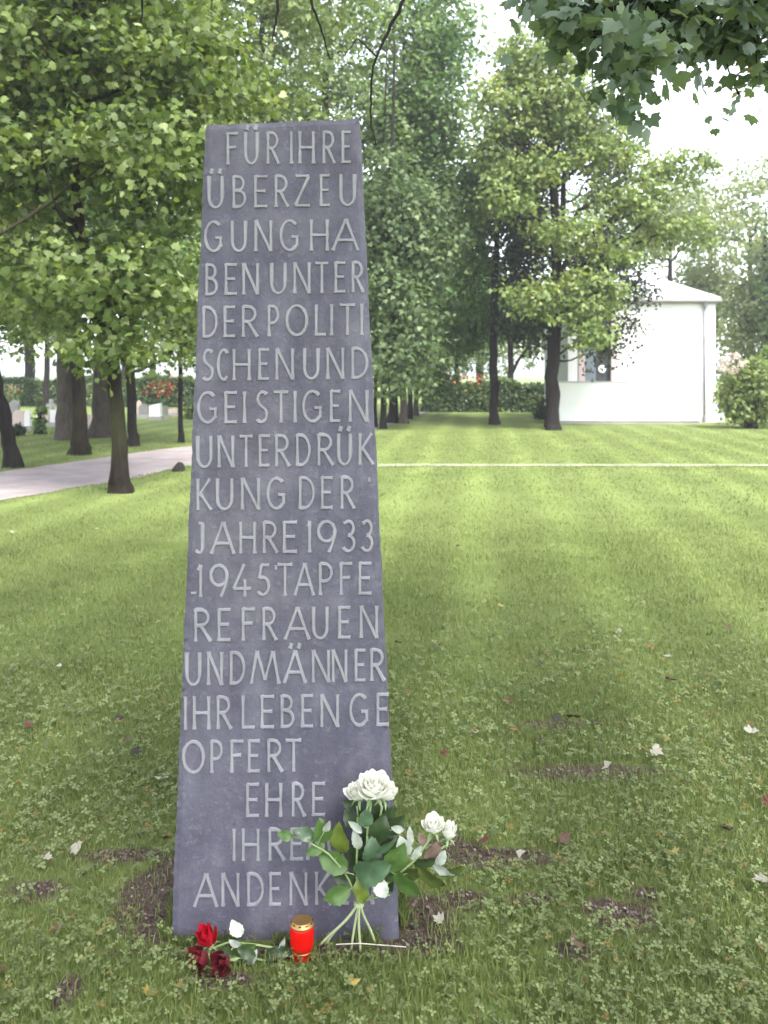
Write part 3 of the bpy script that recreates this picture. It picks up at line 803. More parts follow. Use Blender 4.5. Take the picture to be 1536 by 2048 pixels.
def shrub(name, label, px, py, rx, hpx, n, size, lm, blooms=None, bm=None, cat='shrub', ry=None):
    c = G(px, py); d = c.y
    root = empty(name, c); tag(root, label, cat)
    R, Hh = rx/F*d, hpx/F*d
    bl = [(c.x, d, Hh*.48, R*.85, (ry or R*.8), Hh*.42), (c.x-R*.45, d-.1, Hh*.35, R*.5, R*.5, Hh*.3), (c.x+R*.45, d, Hh*.4, R*.5, R*.5, Hh*.36), (c.x+R*.1, d-.2, Hh*.72, R*.45, R*.5, Hh*.24)]
    (v,f,a), cen = crown_arrays(bl, n, size, 'lobed', cluster=.22*min(1.5,R), per=20, keep=lambda p: np.atleast_2d(p)[:,2] > .03)
    link('foliage', np_mesh('foliage', v, f, a), M[lm], root)
    mb = MB()
    for q in cen[::max(1,len(cen)//40)]:
        mb.tube(wiggle((c.x+.1*rng.normal(), d+.1*rng.normal(), -.02), q, 5, .2), np.linspace(.018,.006,5), 4)
    mb.build('stems', M['bark_brown'], root)
    if blooms:
        for a_, b_, r_ in blooms:
            p0 = np.array(P(a_, b_, d-R*.5)); rr = r_/F*d
            k = 70
            dd = rng.normal(0,1,(k,3)); dd /= np.linalg.norm(dd,axis=1,keepdims=True)
            v,f,a = leaves(p0+dd*rr*np.array([1,1,.75]), dd, np.full(k,rr*.55), rng.random(k), 'oval', up=.1, rnd=.3)
            link('flower_head', np_mesh('flower_head', v, f, a), bm, root)
    return root
shrub('hydrangea_bush', 'rounded pale green bush with faded pink flower heads right of the chapel', 1500, 857, 68, 150, 4200, .13, 'leaf_bush',
      [(1452,722,11),(1470,712,9),(1446,738,8),(1484,728,8),(1466,740,9)], M['blossom_pale'], 'bush')
shrub('evergreen_shrub', 'light green shrub behind the bush at the right edge', 1560, 850, 60, 190, 2500, .14, 'leaf_pale')
shrub('small_shrub', 'small dark shrub at the foot of the leaning left tree', 38, 872, 12, 28, 350, .08, 'leaf_dark')
shrub('low_shrub', 'low grey green shrub left of the yellow green tree trunk', 1078, 838, 20, 40, 500, .10, 'leaf_hedge')
shrub('grave_shrub', 'pale green upright shrub among the left gravestones', 82, 868, 14, 75, 600, .10, 'leaf_pale')
shrub('border_shrub', 'sunlit pale shrub beside the thin young tree', 388, 838, 22, 34, 500, .12, 'leaf_bush')

# ------------------------------------------------------------------ chapel
d0 = 28.4                                  # facade
xl, xr = P(1136,0,d0).x, P(1431,0,d0).x
W = xr-xl; ez = P(0,602,d0).z
dp = 4.2
chapel = empty('chapel', ((xl+xr)/2, d0, 0))
tag(chapel, 'small white rendered chapel with pale pyramid roof behind the trees', 'building')
dx0, dx1 = P(1170,0,d0).x, P(1222,0,d0).x
lz = P(0,764,d0).z                          # landing level
dtop = lz + 2.05
mb = MB()
mb.prism([(xl,-.05),(dx0-.2,-.05),(dx0-.2,ez),(xl,ez)], d0, d0+.35)
mb.prism([(dx1+.16,-.05),(xr,-.05),(xr,ez),(dx1+.16,ez)], d0, d0+.35)
mb.prism([(dx0-.2,dtop+.15),(dx1+.16,dtop+.15),(dx1+.16,ez),(dx0-.2,ez)], d0+.001, d0+.35)
mb.prism([(dx0-.2,-.05),(dx1+.16,-.05),(dx1+.16,lz-.02),(dx0-.2,lz-.02)], d0+.001, d0+.35)
mb.box(xl+.002, xl+.35, d0+.351, d0+dp, -.05, ez-.002)
mb.box(xr-.35, xr-.002, d0+.351, d0+dp, -.05, ez-.002)
mb.box(xl+.36, xr-.36, d0+dp-.35, d0+dp-.002, -.05, ez-.002)
mb.build('wall', M['render'], chapel)
# roof
ov = .10
ax, ay, azz = (xl+xr)/2, d0+dp/2, P(0,537,d0+dp/2).z
mb = MB()
b = [(xl-ov,d0-ov-.05,ez+.06),(xr+ov,d0-ov-.05,ez+.06),(xr+ov,d0+dp+ov,ez+.06),(xl-ov,d0+dp+ov,ez+.06)]
b0 = [(x,y,ez+.01) for x,y,z in b]
mb.add(b0+b+[(ax,ay,azz)], [(3,2,1,0),(0,1,5,4),(1,2,6,5),(2,3,7,6),(3,0,4,7),(4,5,8),(5,6,8),(6,7,8),(7,4,8)])
roof = mb.build('roof', M['roof'], chapel)
mb = MB(); mb.tube([(xl-ov-.02,d0-ov-.10,ez+.0),(xr+ov+.02,d0-ov-.10,ez+.0)], .055, 10); mb.build('gutter', M['gutter'], roof, True)
mb = MB()
for cx_, cy_ in ((xr+ov, d0-ov-.05), (xl-ov, d0-ov-.05)):
    mb.tube([(cx_,cy_,ez+.075),(ax,ay,azz+.015)], .035, 6)
mb.build('hip_ridge', M['roof'], roof)
mb = MB(); mb.box(xl-.03, xr+.03, d0-.06, d0-.003, ez-.10, ez+.005); mb.build('cornice', M['jamb'], chapel)
# drainpipe with hopper
pxx = P(1408,0,d0).x
mb = MB(); mb.tube([(pxx,d0-.07,.02),(pxx,d0-.07,ez-.20)], .032, 10)
pipe = mb.build('drainpipe', M['gutter'], chapel, True)
mb = MB(); mb.lathe([(.034,0),(.045,.04),(.115,.19),(.13,.22)], (pxx,d0-.10,ez-.25), 12); mb.build('hopper', M['gutter'], pipe)
mb = MB(); mb.lathe([(.06,0),(.05,.1),(.036,.22)], (pxx,d0-.07,0.01), 12); mb.build('pipe_shoe', M['gutter'], pipe)
for z in (1.2, 2.5):
    mb = MB(); mb.lathe([(.042,0),(.042,.03)], (pxx,d0-.07,z), 12); mb.build('pipe_clip', M['gutter'], pipe)
# door with stone frame
fr = MB(); fr.box(dx0-.2, dx0-.003, d0-.04, d0+.30, lz, dtop+.15); fr.build('door_jamb', M['jamb'], chapel)
fr = MB(); fr.box(dx1+.003, dx1+.16, d0-.04, d0+.30, lz, dtop+.15); fr.build('door_jamb', M['jamb'], chapel)
fr = MB(); fr.box(dx0-.003, dx1+.003, d0-.038, d0+.30, dtop, dtop+.149); fr.build('door_lintel', M['jamb'], chapel)
xm = dx0+(dx1-dx0)*.46
mb = MB(); mb.box(dx0, xm-.005, d0+.14, d0+.19, lz+.01, dtop-.003); mb.box(dx0+.06, xm-.06, d0+.125, d0+.139, lz+.12, lz+.85); mb.box(dx0+.06, xm-.06, d0+.125, d0+.139, lz+1.0, dtop-.12)
dl = mb.build('door', M['door_blue'], chapel); dl['label'] = 'blue grey door leaf'
mb = MB(); mb.box(xm+.005, dx1, d0+.14, d0+.19, lz+.01, dtop-.003); mb.box(xm+.06, dx1-.06, d0+.125, d0+.139, lz+.05, lz+.14); mb.box(xm+.06, dx1-.06, d0+.125, d0+.139, lz+.75, dtop-.12)
dr = mb.build('door', M['door'], chapel); dr['label'] = 'dark door leaf with round white plate'
pc = P(1204,738,d0+.12)
mb = MB(); mb.tube([(pc.x,d0+.138,pc.z),(pc.x,d0+.09,pc.z)], .12, 20); pl = mb.build('round_plate', M['white_enamel'], dr)
pl.scale = (1,1,1)
mb = MB(); mb.tube([(xm+.03,d0+.12,lz+.95),(xm+.03,d0+.08,lz+.95),(xm+.13,d0+.08,lz+.95)], .012, 6); mb.build('handle', M['gutter'], dr)
# landing, parapet that slopes down with the stairs, steps behind it
py0 = dist(848)
xa, xb, xc = P(1117,0,py0).x, P(1262,0,py0).x, P(1400,0,py0).x
pt = P(0,765,py0).z
mb = MB(); mb.prism([(xa,.09),(xc,.09),(xc,.28),(xb,pt),(xa,pt)], py0, py0+.18)
par = mb.build('parapet', M['render'], chapel)
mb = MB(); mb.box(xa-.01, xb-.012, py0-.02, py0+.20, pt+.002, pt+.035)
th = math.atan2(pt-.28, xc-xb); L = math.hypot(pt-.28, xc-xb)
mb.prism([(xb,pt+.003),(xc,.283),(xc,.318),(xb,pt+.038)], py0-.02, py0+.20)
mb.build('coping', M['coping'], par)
mb = MB(); mb.box(xa+.02, xc+.02, py0+.03, py0+.17, -.05, .088); mb.build('plinth', M['plinth'], par)
mb = MB(); mb.box(xa, xb, py0+.182, d0-.003, -.05, lz-.02); mb.build('landing', M['plinth'], chapel)
ns = 7
for i in range(ns):
    x0_ = xb + (xc-xb)*i/ns; z1_ = (lz-.02)*(1-(i+1)/(ns+1))
    mb = MB(); mb.box(x0_+.002, xb+(xc-xb)*(i+1)/ns, py0+.184, d0-.004, -.05, z1_); mb.build('step', M['plinth'], chapel)
# low wing wall with rounded shoulder at the right corner
x0_, x1_ = xr+.003, P(1450,0,d0).x
h1 = P(0,806,d0).z; h2 = P(0,822,d0).z
mb = MB(); mb.prism([(x0_,-.05),(x1_,-.05),(x1_,h2),(x1_-.05,h2+.13),(x1_-.13,h1-.03),(x0_+.06,h1+.02),(x0_,h1+.05)], d0+.01, d0+.4); mb.build('wing_wall', M['render'], chapel)

# ------------------------------------------------------------------ gravestones
def gravestone(label, px, py, wpx, hpx, kind, mat, thick=.16):
    c = G(px, py); s = c.y/F; w_, h_ = wpx*s/2, hpx*s
    root = empty('gravestone', c); tag(root, label, 'gravestone', 'gravestones on the far left lawn')
    if kind == 'round':
        poly = [(c.x-w_,.12),(c.x+w_,.12)] + [(c.x+w_*cos(t), h_-w_+w_*sin(t)) for t in np.linspace(0,pi,11)]
    elif kind == 'gable':
        poly = [(c.x-w_,.12),(c.x+w_,.12),(c.x+w_,h_*.8),(c.x,h_),(c.x-w_,h_*.8)]
    elif kind == 'slant':
        poly = [(c.x-w_,.12),(c.x+w_,.12),(c.x+w_,h_),(c.x-w_,h_*.86)]
    elif kind == 'cross':
        t = w_*.36; a0 = h_*.60; a1 = h_*.60+2*t
        poly = [(c.x-t,.12),(c.x+t,.12),(c.x+t,a0),(c.x+w_,a0),(c.x+w_,a1),(c.x+t,a1),(c.x+t,h_),(c.x-t,h_),(c.x-t,a1),(c.x-w_,a1),(c.x-w_,a0),(c.x-t,a0)]
    else:
        poly = [(c.x-w_,.12),(c.x+w_,.12),(c.x+w_,h_),(c.x-w_,h_)]
    mb = MB(); mb.prism(poly, c.y-thick/2, c.y+thick/2); mb.build('stone', M[mat], root)
    mb = MB(); mb.box(c.x-w_-.06, c.x+w_+.06, c.y-thick/2-.06, c.y+thick/2+.06, -.05, .118); mb.build('base', M['plinth'], root)
gravestone('narrow white gravestone left of the pale green shrub', 56, 861, 11, 42, 'gable', 'grave_white')
gravestone('pinkish round topped gravestone at the far left', 38, 858, 22, 38, 'round', 'grave_pink')
gravestone('grey rounded gravestone behind the pinkish one', 29, 846, 18, 45, 'round', 'grave_grey')
gravestone('bright white slab right of the pale green shrub', 108, 853, 12, 33, 'slab', 'grave_white')
gravestone('dark stone cross behind the white slab', 103, 838, 18, 40, 'cross', 'grave_grey')
gravestone('small white gravestone between the two left groups', 79, 842, 8, 24, 'round', 'grave_white')
gravestone('reddish low gravestone beside the small white one', 88, 850, 22, 22, 'slant', 'grave_pink')
gravestone('large white slab right of the left trees', 311, 840, 22, 34, 'slant', 'grave_white', .25)
gravestone('grey gravestone just left of the large white slab', 287, 836, 18, 28, 'round', 'grave_grey')
gravestone('slim grey pillar stone right of the large white slab', 331, 838, 8, 26, 'slab', 'grave_grey')
gravestone('pale beige gravestone behind the slender dark tree', 278, 834, 10, 34, 'gable', 'grave_pink')
gravestone('low wide pale stone in front of the red flowers', 345, 832, 18, 16, 'slant', 'grave_pink')
gravestone('narrow beige stone between the middle left trunks', 180, 858, 9, 30, 'gable', 'grave_pink')

# dark boulder beside the path
c = G(357, 943)
u = []; f = []
nn = 10
mb = MB()
prof = [(.02,-.03),(.10,-.02),(.125,.03),(.115,.085),(.07,.135),(.02,.15)]
mb.lathe(prof, (0,0,0), 12)
mb.v = [(x*(1.15+.25*sin(3*x*9+y*7)), y*(.8+.15*sin(y*20+x*9)), z*(1+.25*sin(x*14+1))) for x,y,z in mb.v]
o = mb.build('boulder', M['rock']); o.location = c; o.rotation_euler[2] = .4; o.scale = (.68,.68,.8)
tag(o, 'small dark boulder at the edge of the path left of the stele', 'rock')
# ------------------------------------------------------------------ stele
DS = 2.425
sroot = empty('memorial_stele', P(570, 1880, DS)); sroot.location.z = 0
tag(sroot, 'tall tapering grey violet stone stele with raised German inscription', 'memorial')
TL, TR, BR, BL_ = P(410,249,DS), P(718,236,DS), P(798,1890,DS), P(341,1890,DS)
nu, nv = 36, 150
def face(u_, v_): return (BL_*(1-u_)+BR*u_)*(1-v_) + (TL*(1-u_)+TR*u_)*v_
TH = 0.21
v = []; f = []
edge = {}
for side in (0, 1):
    for j in range(nv+1):
        for i in range(nu+1):
            p = face(i/nu, j/nv)
            y = DS if side == 0 else DS+TH
            e = min(i, nu-i, nv-j)
            dy = 0.0
            if side == 0:
                if e == 0: dy = .006 + .004*rng.random()
            x = p.x; z = p.z
            if i in (0, nu): x += (rng.random()-.5)*.0022 + .0008*sin(j*.31)
            if j == nv: z += (rng.random()-.5)*.0022 + .0008*sin(i*.8)
            if j == 0: z = -.06
            v.append((x, y+dy if side == 0 else y, z))
K = (nu+1)*(nv+1)
idx = lambda s, i, j: s*K + j*(nu+1)+i
for j in range(nv):
    for i in range(nu):
        f.append((idx(0,i,j),idx(0,i+1,j),idx(0,i+1,j+1),idx(0,i,j+1)))
        f.append((idx(1,i+1,j),idx(1,i,j),idx(1,i,j+1),idx(1,i+1,j+1)))
    f.append((idx(0,0,j),idx(0,0,j+1),idx(1,0,j+1),idx(1,0,j)))
    f.append((idx(0,nu,j+1),idx(0,nu,j),idx(1,nu,j),idx(1,nu,j+1)))
for i in range(nu):
    f.append((idx(0,i,nv),idx(0,i+1,nv),idx(1,i+1,nv),idx(1,i,nv)))
mb = MB(); mb.add(v, f)
slab = mb.build('slab', M['stone'], sroot)

# letters drawn as chiselled strokes: glyph box 0..1 wide, 0..1 high
def arc(cx, cy_, rx, ry, a0, a1, n=14):
    return [(cx+rx*cos(radians(a0+(a1-a0)*k/n)), cy_+ry*sin(radians(a0+(a1-a0)*k/n))) for k in range(n+1)]
GL = {
 'I': [[(.5,0),(.5,1)]],
 'F': [[(.08,0),(.08,1)],[(.08,.965),(1,.965)],[(.08,.52),(.82,.54)]],
 'E': [[(.08,0),(.08,1)],[(.08,.965),(1,.965)],[(.08,.51),(.86,.51)],[(.08,.035),(1,.035)]],
 'L': [[(.08,0),(.08,1)],[(.08,.035),(1,.035)]],
 'T': [[(.5,0),(.5,1)],[(0,.965),(1,.965)]],
 'H': [[(.06,0),(.06,1)],[(.94,0),(.94,1)],[(.06,.5),(.94,.5)]],
 'N': [[(.06,0),(.06,1)],[(.06,1),(.94,0)],[(.94,0),(.94,1)]],
 'M': [[(.02,0),(.22,1)],[(.22,1),(.5,.12)],[(.5,.12),(.78,1)],[(.78,1),(.98,0)]],
 'A': [[(.02,0),(.52,1)],[(.52,1),(.98,0)],[(.20,.33),(.84,.33)]],
 'U': [[(.07,1)] + [(.07,.42)] + arc(.5,.34,.43,.32,180,360)[1:-1] + [(.93,.42),(.93,1)]],
 'Z': [[(.06,.965),(.97,.965)],[(.93,.95),(.05,.05)],[(.03,.035),(1,.035)]],
 'K': [[(.08,0),(.08,1)],[(.92,1),(.14,.46)],[(.24,.54),(1,0)]],
 'D': [[(.08,0),(.08,1)],[(.08,.97),(.30,.97)] + arc(.32,.5,.62,.47,85,-85) + [(.30,.03),(.08,.03)]],
 'O': [arc(.5,.5,.45,.475,90,450,30)],
 'C': [arc(.58,.5,.50,.475,50,310,22)],
 'G': [arc(.52,.5,.46,.475,48,318,22) ,[(.90,.17),(.90,.47)],[(.62,.455),(.98,.455)]],
 'P': [[(.08,0),(.08,1)],[(.08,.97),(.35,.97)] + arc(.40,.70,.52,.27,80,-80) + [(.35,.43),(.08,.43)]],
 'R': [[(.08,0),(.08,1)],[(.08,.97),(.35,.97)] + arc(.38,.73,.46,.24,80,-80) + [(.32,.49),(.08,.49)],[(.38,.49),(.98,0)]],
 'B': [[(.08,0),(.08,1)],[(.08,.97),(.35,.97)] + arc(.38,.755,.44,.215,80,-80) + [(.32,.54),(.08,.54)],[(.32,.53)] + arc(.40,.28,.54,.25,80,-80) + [(.32,.03),(.08,.03)]],
 'S': [arc(.56,.75,.38,.225,40,230,12) + arc(.44,.26,.44,.235,55,-140,14)],
 'J': [[(.35,.965),(.80,.965)],[(.72,.97),(.72,.28)] + arc(.42,.24,.30,.20,0,-110,8) + [(.03,.10)]],
 '1': [[(.62,0),(.62,1)],[(.62,1),(.05,.84)]],
 '9': [arc(.48,.66,.44,.315,-20,340,24),[(.92,.66),(.90,.48),(.78,.25),(.60,0)]],
 '3': [[(.05,.90)] + arc(.46,.75,.40,.225,130,-85,14),[(.40,.52)] + arc(.42,.27,.50,.245,80,-150,14)],
 '4': [[(.62,1),(.02,.24)],[(.02,.24),(1,.24)],[(.66,0),(.66,.52)]],
 '5': [[(.92,.965),(.28,.965)],[(.30,.96),(.14,.56)],[(.14,.56)] + arc(.40,.31,.48,.27,95,-140,16)],
 '-': [[(0,.5),(1,.5)]],
 "'": [[(.2,0),(.8,1)]],
}
def letter(ch, x0, x1, zb, zt, parent):
    """one raised letter on the front of the stele; x in metres, z base and top in metres"""
    um = ch in ('Ü', 'Ä')
    base = {'Ü':'U','Ä':'A'}.get(ch, ch)
    h_ = zt-zb
    sw = 0.0040 if ch not in "-'" else .0032                # half width of a stroke
    strokes = [[(x0+(x1-x0)*a, zb+h_*b) for a, b in s] for s in GL[base]]
    if um:
        xm_ = (x0+x1)/2
        for s in (-1, 1):
            strokes.append([(xm_+s*.011-.001, zb+h_*1.07), (xm_+s*.011+.003, zb+h_*1.23)])
    v = []; f = []
    for k, s in enumerate(strokes):
        s = [Vector((a, b)) for a, b in s]
        closed = (s[0]-s[-1]).length < 1e-5 and len(s) > 4
        # resample straight strokes so that the ends can flare
        if len(s) == 2:
            s = [s[0].lerp(s[1], t) for t in (0,.12,.3,.5,.7,.88,1)]
        n = len(s); b0 = len(v)
        hz = 0.0034 + 0.00035*k
        for i in range(n):
            if closed: t = s[(i+1) % (n-1)] - s[i-1 if i > 0 else n-2]
            else: t = s[min(i+1,n-1)] - s[max(i-1,0)]
            t.normalize(); q = Vector((-t.y, t.x))
            tt = abs(i/(n-1)-.5)*2
            wd = sw*(1.25 if um and k >= len(strokes)-2 else 1.0 if closed else (.86 + .34*tt**3))
            wd *= .84 + .32*rng.random()
            for off, y in ((-wd*1.30, .0015), (-wd*.72, -hz), (wd*.72, -hz), (wd*1.30, .0015)):
                p = s[i] + q*off
                v.append((p.x, DS + y, p.y))
        for i in range(n-1):
            for m_ in range(3):
                a = b0+i*4+m_
                f.append((a, a+4, a+5, a+1))
        if not closed:
            f.append((b0, b0+1, b0+2, b0+3)); e = b0+(n-1)*4; f.append((e+3, e+2, e+1, e))
    me = bpy.data.meshes.new('letter'); me.from_pydata(v, [], f); me.update()
    return link('letter', me, M['letter'], parent)

SC = 1536/460.0
def line(oy, yl, yr, items):
    """items: (char, x0, x1) measured on the photo; yl/yr: (top, bottom) at the left and right end"""
    for ch, a, b in items:
        t = (((a+b)/2)-150)/1200.0
        top = yl[0]+(yr[0]-yl[0])*t; bot = yl[1]+(yr[1]-yl[1])*t
        if ch == '-': top, bot = top+.82*(bot-top), top+.92*(bot-top)
        if ch == "'": top, bot = top+.05*(bot-top), top+.2*(bot-top)
        A_ = P(340+a/SC, oy+bot/SC, DS); B_ = P(340+b/SC, oy+top/SC, DS)
        inset = .0045
        if ch == 'I': A_.x -= 0; inset = 0
        letter(ch, A_.x+inset, B_.x-inset, A_.z+.001, B_.z-.001, sroot)
line(220,(152,370),(136,356),[('F',370,465),('Ü',487,600),('R',637,740),('I',798,822),('H',850,975),('R',1010,1112),('E',1138,1218)])
line(220,(442,662),(424,640),[('Ü',243,367),('B',408,518),('E',553,662),('R',690,802),('Z',822,945),('E',993,1078),('U',1122,1250)])
line(220,(742,952),(724,938),[('G',218,362),('U',398,522),('N',555,692),('G',722,872),('H',925,1068),('A',1072,1270)])
line(220,(1028,1242),(1008,1218),[('B',228,328),('E',357,458),('N',475,602),('U',660,787),('N',815,947),('T',960,1068),('E',1090,1183),('R',1205,1302)])
line(220,(1312,1524),(1290,1503),[('D',207,328),('E',350,447),('R',470,597),('P',645,738),('O',762,932),('L',960,1053),('I',1066,1092),('T',1122,1248),('I',1268,1292)])
line(220,(1598,1812),(1582,1794),[('S',203,305),('C',305,402),('H',410,547),('E',582,672),('N',695,837),('U',880,1007),('N',1035,1172),('D',1200,1332)])
line(780,(12,226),(-4,213),[('G',172,327),('E',355,458),('I',485,510),('S',560,668),('T',682,802),('I',823,847),('G',872,1027),('E',1060,1148),('N',1185,1332)])
line(780,(306,522),(284,500),[('U',168,292),('N',310,437),('T',455,562),('E',585,677),('R',693,810),('D',832,948),('R',975,1102),('Ü',1108,1222),('K',1250,1368)])
line(780,(592,804),(570,792),[('K',168,287),('U',298,432),('N',465,610),('G',635,782),('D',850,977),('E',1000,1097),('R',1130,1242),("'",1320,1340)])
line(780,(882,1098),(866,1080),[('J',158,248),('A',262,442),('H',455,582),('R',610,730),('E',745,860),('1',910,950),('9',975,1122),('3',1145,1247),('3',1272,1365)])
line(780,(1166,1384),(1146,1366),[('-',130,187),('1',175,228),('9',257,402),('4',413,552),('5',573,682),("'",694,720),('T',708,828),('A',820,972),('P',985,1097),('F',1125,1228),('E',1250,1358)])
line(780,(1460,1682),(1438,1656),[('R',152,285),('E',310,417),('F',470,580),('R',608,722),('A',755,942),('U',940,1067),('E',1115,1217),('N',1258,1397)])
line(780,(1750,1974),(1726,1944),[('U',95,217),('N',240,362),('D',390,512),('M',528,742),('Ä',750,917),('N',938,1077),('N',1072,1192),('E',1225,1317),('R',1328,1442)])
line(1300,(308,532),(288,508),[('I',90,118),('H',145,277),('R',303,420),('L',470,577),('E',597,707),('B',730,838),('E',868,967),('N',995,1137),('G',1187,1337),('E',1370,1472)])
line(1300,(603,824),(584,802),[('O',72,242),('P',262,362),('F',395,502),('E',512,612),('R',640,762),('T',763,888)])
line(1300,(892,1120),(876,1104),[('E',500,607),('H',628,757),('R',805,912),('E',940,1047)])
line(1300,(1194,1412),(1180,1396),[('I',415,442),('H',472,607),('R',648,777),('E',795,902),('M',905,1090)])
line(1300,(1490,1716),(1474,1694),[('A',150,327),('N',335,472),('D',505,637),('E',655,752),('N',790,927),('K',960,1087),('E',1110,1207),('N',1235,1370)])

# ------------------------------------------------------------------ flowers and candle
M['petal_white'] = leaf_mat('petal_white', [(0,(0.82,0.81,0.73)),(1,(0.90,0.90,0.86))], trans=.35, tint=(1,1,.92), rough=.6)
M['petal_red'] = leaf_mat('petal_red', [(0,(0.32,0.004,0.014)),(1,(0.52,0.010,0.030))], trans=.25, tint=(1,.4,.4), rough=.5)
M['petal_dark'] = leaf_mat('petal_dark', [(0,(0.085,0.010,0.016)),(1,(0.17,0.022,0.030))], trans=.15, tint=(1,.5,.5), rough=.35, spec=.6)
M['stem'] = simple_mat('stem_green', (0.22,0.30,0.13), .5, .2, 30)
M['stem_pale'] = simple_mat('stem_pale', (0.36,0.42,0.23), .5, .15, 30)
def rl(name, col, tr=.25, rough=.38):
    m, nt, out = new_mat(name)
    tc = N(nt, 'ShaderNodeTexCoord'); nz = N(nt, 'ShaderNodeTexNoise', i_Scale=35.0, i_Detail=4.0)
    nt.links.new(tc.outputs['Object'], nz.inputs['Vector'])
    r = ramp(nt, nz.outputs['Fac'], [(.3, tuple(c*.75 for c in col)), (.7, tuple(min(1,c*1.2) for c in col))])
    b = N(nt, 'ShaderNodeBsdfPrincipled', i_Roughness=rough); nt.links.new(r.outputs[0], b.inputs['Base Color'])
    t = N(nt, 'ShaderNodeBsdfTranslucent'); nt.links.new(r.outputs[0], t.inputs['Color'])
    mx = N(nt, 'ShaderNodeMixShader'); mx.inputs[0].default_value = tr
    nt.links.new(b.outputs[0], mx.inputs[1]); nt.links.new(t.outputs[0], mx.inputs[2]); nt.links.new(mx.outputs[0], out.inputs[0])
    return m
LC = {'g': rl('rose_leaf', (0.085,0.16,0.040)), 'y': rl('rose_leaf_yellowish', (0.14,0.19,0.030)), 't': rl('rose_leaf_bluish', (0.085,0.15,0.080), rough=.28),
      'p': rl('rose_leaf_underside_highlight', (0.40,0.44,0.38)), 'd': rl('rose_leaf_dark', (0.040,0.070,0.026)), 'r': rl('rose_leaf_reddish', (0.22,0.15,0.12)),
      'w': rl('petal_fallen', (0.72,0.76,0.68)), 'o': rl('rose_leaf_olive', (0.075,0.10,0.024))}

def rose(name, c, axis, R, mat, parent, n=20, open_=1.0, tall=1.0, seed=0, label=None):
    """a bloom of overlapping cupped petals around an axis"""
    rg = np.random.default_rng(seed)
    ax_ = Vector(axis).normalized(); q = ax_.to_track_quat('Z', 'Y')
    V = []; Fc = []; A = []
    nu_, nv_ = 6, 6
    for k in range(n):
        t = k/(n-1)                               # 0 inner .. 1 outer
        ang = k*2.399 + rg.normal(0, .12)
        rr = R*(.14 + .80*t**.85)*open_*(1+rg.normal(0,.05))
        hh = R*tall*(1.30 - .30*t)*(1+rg.normal(0,.06))
        half = .62 + .50*(1-t)
        b0 = len(V)
        curl = .16*t*open_
        for j in range(nv_+1):
            v_ = j/nv_
            wv = half*(.45+.75*sin(pi*min(1,.12+.66*v_)))*(1-.55*max(0,v_-.72)/.28)
            for i in range(nu_+1):
                u_ = -1+2*i/nu_
                a_ = ang+u_*wv
                rad = rr*(sin(pi*.5*min(1, v_*1.25+.12))**.8) + R*curl*max(0,v_-.62)**1.4*2.2
                rad += R*.03*sin(5*a_+k)*v_
                z_ = hh*(v_**.9) - R*.22*u_*u_*v_ - R*curl*max(0,v_-.7)*1.2 - R*.45
                V.append(tuple(Vector(c) + q @ Vector((rad*cos(a_), rad*sin(a_), z_))))
        for j in range(nv_):
            for i in range(nu_):
                a_ = b0+j*(nu_+1)+i
                Fc.append((a_, a_+1, a_+nu_+2, a_+nu_+1)); A.append(.3+.7*rg.random())
    o = link(name, np_mesh(name, V, Fc, A, smooth=True), mat, parent)
    if label: o['label'] = label
    mb = MB()                                     # green sepals and hip under the bloom
    cb = Vector(c) - ax_*R*.45
    mb.tube([cb-ax_*R*.40, cb-ax_*R*.25, cb, cb+ax_*R*.06], [R*.07, R*.18, R*.24, R*.16], 8)
    for k in range(5):
        a_ = 2*pi*k/5+.3
        dirv = q @ Vector((cos(a_), sin(a_), 0)); sd = q @ Vector((-sin(a_), cos(a_), 0))
        p0 = cb; p1 = cb+dirv*R*.5-ax_*R*.10; p2 = cb+dirv*R*.8-ax_*R*.5
        mb.add([p0+sd*R*.08, p0-sd*R*.08, p1-sd*R*.11, p1+sd*R*.11, p2], [(0,1,2,3),(3,2,4)])
    mb.build('sepals', M['stem'], o, True)
    return o

def rose_leaf(px, py, L, W_, ang, col, parent, d, tilt=0.0, curl=.25, depth_tip=0.0):
    """an oval leaf: photo position, size in photo pixels, direction of its tip in degrees"""
    s = d/F
    c = P(px, py, d)
    a = radians(ang)
    al = Vector((cos(a), depth_tip, sin(a))).normalized()
    sd = Vector((-sin(a), 0, cos(a)))
    nor = al.cross(sd).normalized()
    if nor.y > 0: nor = -nor
    sd = (sd*cos(tilt) + nor*sin(tilt)).normalized(); nor = al.cross(sd).normalized()
    if nor.y > 0: nor = -nor
    L *= s; W_ *= s
    V = []; Fc = []
    m_, n_ = 10, 4
    for j in range(m_+1):
        u_ = j/m_
        hw = W_/2*(sin(pi*u_**.85)**.75 if 0 < u_ < 1 else 0.02)
        hw *= 1 + .06*((j % 2)*2-1)
        for i in range(n_+1):
            v_ = -1+2*i/n_
            p = c + al*(u_-.5)*L + sd*v_*hw + nor*(abs(v_)*hw*.30 - curl*L*(u_-.4)**2 + .035*L*v_*sin(u_*11+px)+ .02*L*sin(u_*5+py))
            V.append(tuple(p))
    for j in range(m_):
        for i in range(n_):
            q = j*(n_+1)+i; Fc.append((q, q+1, q+n_+2, q+n_+1))
    return link('leaf', np_mesh('leaf', V, Fc, smooth=True), LC[col], parent)

